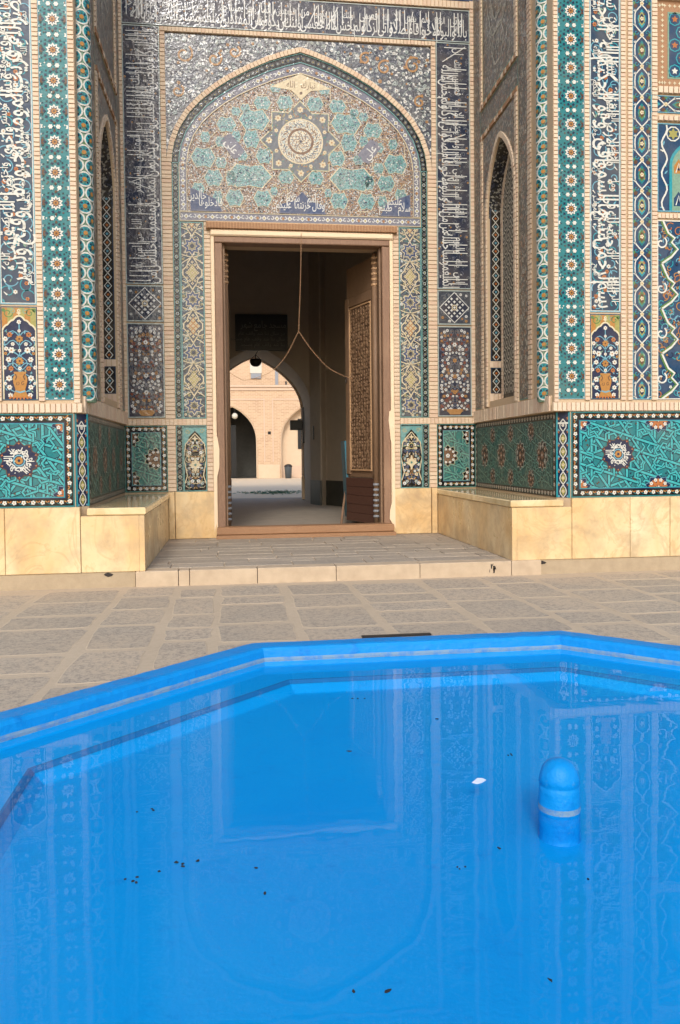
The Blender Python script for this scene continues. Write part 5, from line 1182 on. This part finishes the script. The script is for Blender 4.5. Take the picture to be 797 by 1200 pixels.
# ================================================================== vestibule behind the door
vest = tag(empty('vestibule', (0, 5, ZP)), 'dark plastered vestibule with a pointed arch, seen through the doorway', 'vestibule'); vinv = Matrix.Translation((0, -5, -ZP))
b = MB(); b.box(-6, 6, .2, 11.7, ZP - .3, ZP - .008); tag(b.build('passage_floor', 'passage_paving'), 'grey paved floor of the passage behind the door', kind='structure')
b = MB(); b.box(-30, 30, 11.7, 60, ZP - .32, ZP - .006); tag(b.build('inner_court_floor', 'court_paving'), 'pale paved floor of the inner court', kind='structure')
def wallpath(pts, z0, z1, name, mt, off=0):
    b = MB()
    for i in range(len(pts) - 1): (x0, y0), (x1, y1) = pts[i], pts[i + 1]; b.poly([(x0, y0, z0), (x1, y1, z0), (x1, y1, z1), (x0, y0, z1)])
    return b.build(name, mt, vest, vinv)
RW = [(.875, 8.3), (1.06, 7.62), (1.10, 7.62), (1.22, 7.78), (1.26, 7.72), (1.62, 6.85), (2.7, 5.2), (2.7, 2.2), (1.6, 1.65), (1.30, .42)]
LW = [(-1.845, 8.3), (-2.05, 7.62), (-2.6, 6.85), (-3.4, 5.2), (-3.4, 2.2), (-1.5, 1.75), (-1.30, .42)]
for i, w_ in enumerate((RW, LW)):
    wallpath(w_, ZP - .02, 6.2, 'vestibule_wall', 'plaster_dim'); s_ = 1 if i == 0 else -1
    wallpath([(x - s_ * .015, y - .012) for x, y in w_[:8 if i == 0 else 5]], ZP - .01, -.10, 'wainscot', 'wainscot')
b = MB(); b.box(-8, 8, .42, 11.7, 6.0, 6.19); b.build('ceiling', 'plaster_dim', vest, vinv)
def arch_wall(x0, x1, z0, z1, cx_, hw, sp_, ap_, y0, y1):
    b = MB(); A = [(cx_ + x, z) for x, z in arch_pts(hw, sp_, ap_)]; P = [(cx_ + hw, z0)] + A + [(cx_ - hw, z0)]
    for y in (y0, y1):
        for i in range(len(A) - 1): b.poly([(A[i][0], y, A[i][1]), (A[i][0], y, z1), (A[i + 1][0], y, z1), (A[i + 1][0], y, A[i + 1][1])])
        b.poly([(x0, y, z0), (cx_ - hw, y, z0), (cx_ - hw, y, z1), (x0, y, z1)]); b.poly([(cx_ + hw, y, z0), (x1, y, z0), (x1, y, z1), (cx_ + hw, y, z1)])
    for i in range(len(P) - 1): b.poly([(P[i][0], y0, P[i][1]), (P[i + 1][0], y0, P[i + 1][1]), (P[i + 1][0], y1, P[i + 1][1]), (P[i][0], y1, P[i][1])])
    b.poly([(x0, y0, z1), (x1, y0, z1), (x1, y1, z1), (x0, y1, z1)])
    return b
arch_wall(-6, 6, ZP - .02, 6.0, -.485, 1.39, 1.75, 3.31, 8.3, 10.6).build('arch_wall', 'plaster_dim', vest, vinv)
AC, AH, AS, AP = -.485, 1.345, 1.75, 3.28
arch_wall(-6, 6, ZP - .02, 6.2, AC, AH + .09, AS, AP + .12, 10.6, 11.7).build('outer_arch_wall', 'brick_far', vest, vinv)
b = MB(); fr = frame((AC, 10.62, 0), (1, 0, 0)); pth = [(AH + .06, -.05)] + arch_pts(AH + .06, AS, AP + .10) + [(-AH - .06, -.05)]
o_ = MB()
for i in range(len(pth) - 1):
    L_ = math.hypot(pth[i + 1][0] - pth[i][0], pth[i + 1][1] - pth[i][1]); n = max(1, int(L_ / .075))
    for k in range(n):
        f0, f1 = (k + .08) / n, (k + .92) / n; a = [pth[i][j] * (1 - f0) + pth[i + 1][j] * f0 for j in (0, 1)]; c = [pth[i][j] * (1 - f1) + pth[i + 1][j] * f1 for j in (0, 1)]; dx, dy = (c[0] - a[0]) / (L_ / n), (c[1] - a[1]) / (L_ / n)
        o_.prism([(a[0], a[1]), (c[0], c[1]), (c[0] - dy * .10, c[1] + dx * .10), (a[0] - dy * .10, a[1] + dx * .10)], .0, .06)
o = o_.build('arch_bricks', 'brick_rose', vest, vinv @ fr); o['kind'] = 'stuff'
b = MB(); b.box(AC + AH - .03, AC + AH + .09, 10.45, 10.6, ZP, -.06, 0, .01); b.build('arch_base', 'plaster_cream', vest, vinv)

# notice board over the arch
sg_ = tag(empty('notice_board', (-.34, 8.25, 3.65)), 'dark notice board with rows of faint lettering above the inner arch', 'sign')
b = MB(); b.box(-.66, .66, -.03, .03, -.46, .46, 0, .01); b.build('board', 'board_black', sg_, Matrix.Identity(4))
q = Art(''); fr = frame((0, -.033, 0), (1, 0, 0)); x = .6
for t_ in 'مسجد جامع شهر'.split():
    wd = word(t_)[3] * .21 * .8; put_word(q, t_, x - wd, .12, .22, .8, 1.3, lambda a, c: (a, c), 'sign_paint', 1, .0); x -= wd + .06
for r_ in range(3):
    x = .58
    for t_ in ('در', 'سال', 'بنا', 'شد', 'وقف', 'عام', 'مسجد', 'جامع', 'در', 'سال')[r_:r_ + 7]:
        wd = word(t_)[3] * .12; put_word(q, t_, x - wd, -.06 - r_ * .14, .12, 1, 1.0, lambda a, c: (a, c), 'sign_paint', 1, -.004); x -= wd + .05
        if x < -.5: break
q.build('lettering', sg_, fr, False)
# lamp at the arch, boxes on the pier, board and stick behind the door
lm = tag(empty('hanging_lamp', (-.50, 8.15, 2.98)), 'dark bowl-shaped lamp hanging under the top of the inner arch', 'lamp')
b = MB(); b.lathe([(.0, -.20), (.06, -.195), (.115, -.16), (.145, -.10), (.15, -.03), (.12, -.01), (0, 0)], 18); b.build('bowl', 'dark_iron', lm, Matrix.Identity(4), True)
b = MB(); b.tube([(0, 0, -.01), (0, 0, .10), (.03, .05, .16), (.06, .14, .2)], .012); b.tube([(-.1, 0, .0), (0, 0, .1), (.1, 0, 0)], .008); b.build('bracket', 'dark_iron', lm, Matrix.Identity(4))
def crate(name, loc, sx, sy_, sz, mt, mt2, label, cat, pn):
    o = tag(empty(name, loc), label, cat); b = MB(); b.box(-sx / 2, sx / 2, -sy_ / 2, sy_ / 2, 0, sz, 0, .01); b.build('case', mt, o, Matrix.Identity(4)); b = MB(); b.box(-sx / 2 + .03, sx / 2 - .03, -sy_ / 2 - .012, -sy_ / 2 + .01, .03, sz - .03, 0, .004); b.build(pn, mt2, o, Matrix.Identity(4)); return o
crate('wall_cabinet', (.93, 10.36, .88), .16, .16, 1.0, 'dark_iron', 'steel', 'tall narrow dark cabinet with a grey front on the arch pier', 'cabinet', 'front_panel')
crate('speaker_box', (.70, 10.55, 1.25), .36, .2, .28, 'dark_iron', 'board_black', 'small black box fixed left of the arch pier', 'box', 'grille')
crate('meter_box', (1.0, 8.1, .92), .16, .14, .36, 'dark_iron', 'board_black', 'small black box on the plaster beside the arch pier', 'box', 'cover')
b = MB(); b.box(-.02, .02, -.24, .24, 0, 1.35, 0, .01); o = b.build('leaning_board', 'blue_board', None, Matrix.Translation((.90, 1.70, ZP + .14)) @ Matrix.Rotation(-.05, 4, 'Y')); tag(o, 'narrow blue board leaning behind the open right door leaf', 'board')
b = MB(); b.tube([(0, 0, 0), (.05, .02, .35), (.12, .05, .75)], .02, 8); o = b.build('wooden_stick', 'wood_frame', None, Matrix.Translation((.78, 1.75, ZP))); tag(o, 'reddish wooden stick propped at the foot of the right door leaf', 'stick')

# ================================================================== inner court arcade
YC = 32.8
arc = tag(empty('arcade_building', (0, YC, ZP)), 'sunlit pale brick arcade across the inner court', 'building'); ainv = Matrix.Translation((0, -YC, -ZP))
def apart(n, mt, b): return b.build(n, mt, arc, ainv)
b = MB(); Z1 = 4.15
for cx_ in (-7.1, -3.1 - 2.0 + 4.0 - 0.0, 2.91, 6.91):
    pass
cs = [-5.09, -1.09, 2.91, 6.91]; edges = [-9, -3.09, .91, 4.91, 9]
for i, cx_ in enumerate(cs):
    w = arch_wall(edges[i], edges[i + 1], ZP - .02, Z1, cx_, 1.35, 1.45, 3.29, YC, YC + .9); 
    apart('arcade_wall', 'brick_far', w)
    w = MB(); rim = [(cx_ + 1.35, ZP)] + [(cx_ + x, z) for x, z in arch_pts(1.35, 1.45, 3.29)] + [(cx_ - 1.35, ZP)]
    inn = [(cx_ + (x - cx_) * .955, z if k in (0, len(rim) - 1) else z - .06) for k, (x, z) in enumerate(rim)]
    for k in range(len(rim) - 1): w.poly([(rim[k][0], YC - .012, rim[k][1]), (rim[k + 1][0], YC - .012, rim[k + 1][1]), (inn[k + 1][0], YC + .05, inn[k + 1][1]), (inn[k][0], YC + .05, inn[k][1])])
    apart('arch_trim', 'plaster_far', w)
    if i != 1:
        w = MB(); w.box(cx_ - 1.5, cx_ + 1.5, YC + .55, YC + .75, ZP, Z1 - .1); apart('niche_wall', 'plaster_far', w); w = MB(); w.box(cx_ - 1.34, cx_ + 1.34, YC + .45, YC + .54, ZP, -.05); apart('niche_plinth', 'brick_rose', w)
        w = MB(); w.box(cx_ - .35, cx_ + .45, YC + .48, YC + .54, .9, 2.6, 0, .02); apart('niche_window', 'board_black', w)
    else:
        w = MB(); w.box(cx_ - 1.6, cx_ + 1.6, YC + .9, YC + 4, ZP, 3.6); w.f = [f for k, f in enumerate(w.f) if k != 2]; w.m = w.m[:-1]; apart('dark_room', 'wainscot', w)
        w = MB(); w.box(cx_ - .3, cx_ + .2, YC + 1.2, YC + 1.26, ZP, 2.3, 0, .01); apart('inner_door', 'board_black', w)
b = MB(); b.box(-9, 9, YC - .06, YC + .9, Z1 + .002, Z1 + .18); b.box(-9, 9, YC - .14, YC + .9, Z1 + .182, Z1 + .30); apart('cornice', ['brick_rose'], b)
for x0, x1 in ((-2.9, .7), (1.1, 4.7)):
    for a, c, z0, z1 in ((x0, x1, 3.62, 3.70), (x0, x0 + .07, .2, 3.615), (x1 - .07, x1, .2, 3.615)): b = MB(); b.box(a, c, YC - .03, YC - .001, z0, z1); apart('panel_frame', 'brick_rose', b)
b = MB(); b.box(-9, 9, YC + 1.6, YC + 2.4, Z1, 9.5); apart('upper_wall', 'brick_far', b)
b = MB(); b.box(-.05, .62, YC + 1.54, YC + 1.6, 5.25, 6.1, 0, .01); apart('upper_window', 'white_paint', b)
b = MB(); b.box(.0, .58, YC + 1.5, YC + 1.56, 4.95, 5.24, 0, .01); apart('air_vent', 'steel', b)
b = MB(); b.box(.26 + 1.12, .26 + 1.3, YC + 1.56, YC + 1.6, 4.5, 5.4); apart('drain_pipe', 'steel', b)
b = MB(); b.box(1.95, 2.05, YC + 1.56, YC + 1.6, 4.5, 4.8); apart('wall_hook', 'dark_iron', b)
b = MB(); b.box(.86, 1.02, YC - .02, YC + .0, 1.72, 1.88); apart('vent_hole', 'board_black', b)
b = MB(); b.box(.30, 1.50, YC - .05, YC - .002, ZP, .05); apart('pier_plinth', 'plaster_far', b)
bn = tag(empty('litter_bin', (1.93, YC - .5, ZP)), 'grey litter bin standing at the foot of the far arcade', 'bin')
b = MB(); b.lathe([(0, 0), (.17, 0), (.21, .62), (.215, .64)], 14); b.build('body', 'bin_grey', bn, Matrix.Identity(4), True); b = MB(); b.lathe([(.225, .62), (.225, .67), (.17, .74), (.06, .78), (0, .78)], 14); b.build('lid', 'dark_iron', bn, Matrix.Identity(4), True)
gl_ = tag(empty('globe_lamp', (-.95, YC + .1, 2.75)), 'pale globe lamp hanging in the dark arch across the court', 'lamp')
b = MB(); b.lathe([(0, -.17), (.08, -.15), (.15, -.08), (.17, 0), (.15, .08), (.08, .15), (.03, .17)], 14); b.build('globe', 'white_paint', gl_, Matrix.Identity(4), True); b = MB(); b.tube([(0, 0, .17), (0, 0, .42)], .015); b.build('rod', 'dark_iron', gl_, Matrix.Identity(4))
b = MB()
for k in range(420):
    x, y = random.gauss(.35, .55), random.gauss(14.6, .5); a = U(0, 6.28); L_ = U(.06, .14); z = ZP + U(0, .05); w_ = L_ * .3
    b.poly([(x, y, z), (x + L_ * .5 * math.cos(a) - w_ * math.sin(a), y + L_ * .5 * math.sin(a) + w_ * math.cos(a), z + .02), (x + L_ * math.cos(a), y + L_ * math.sin(a), z), (x + L_ * .5 * math.cos(a) + w_ * math.sin(a), y + L_ * .5 * math.sin(a) - w_ * math.cos(a), z + .01)])
tag(b.build('cut_leaves', 'leaf_green'), 'green cut leaves strewn on the inner court floor', 'leaves', kind='stuff')
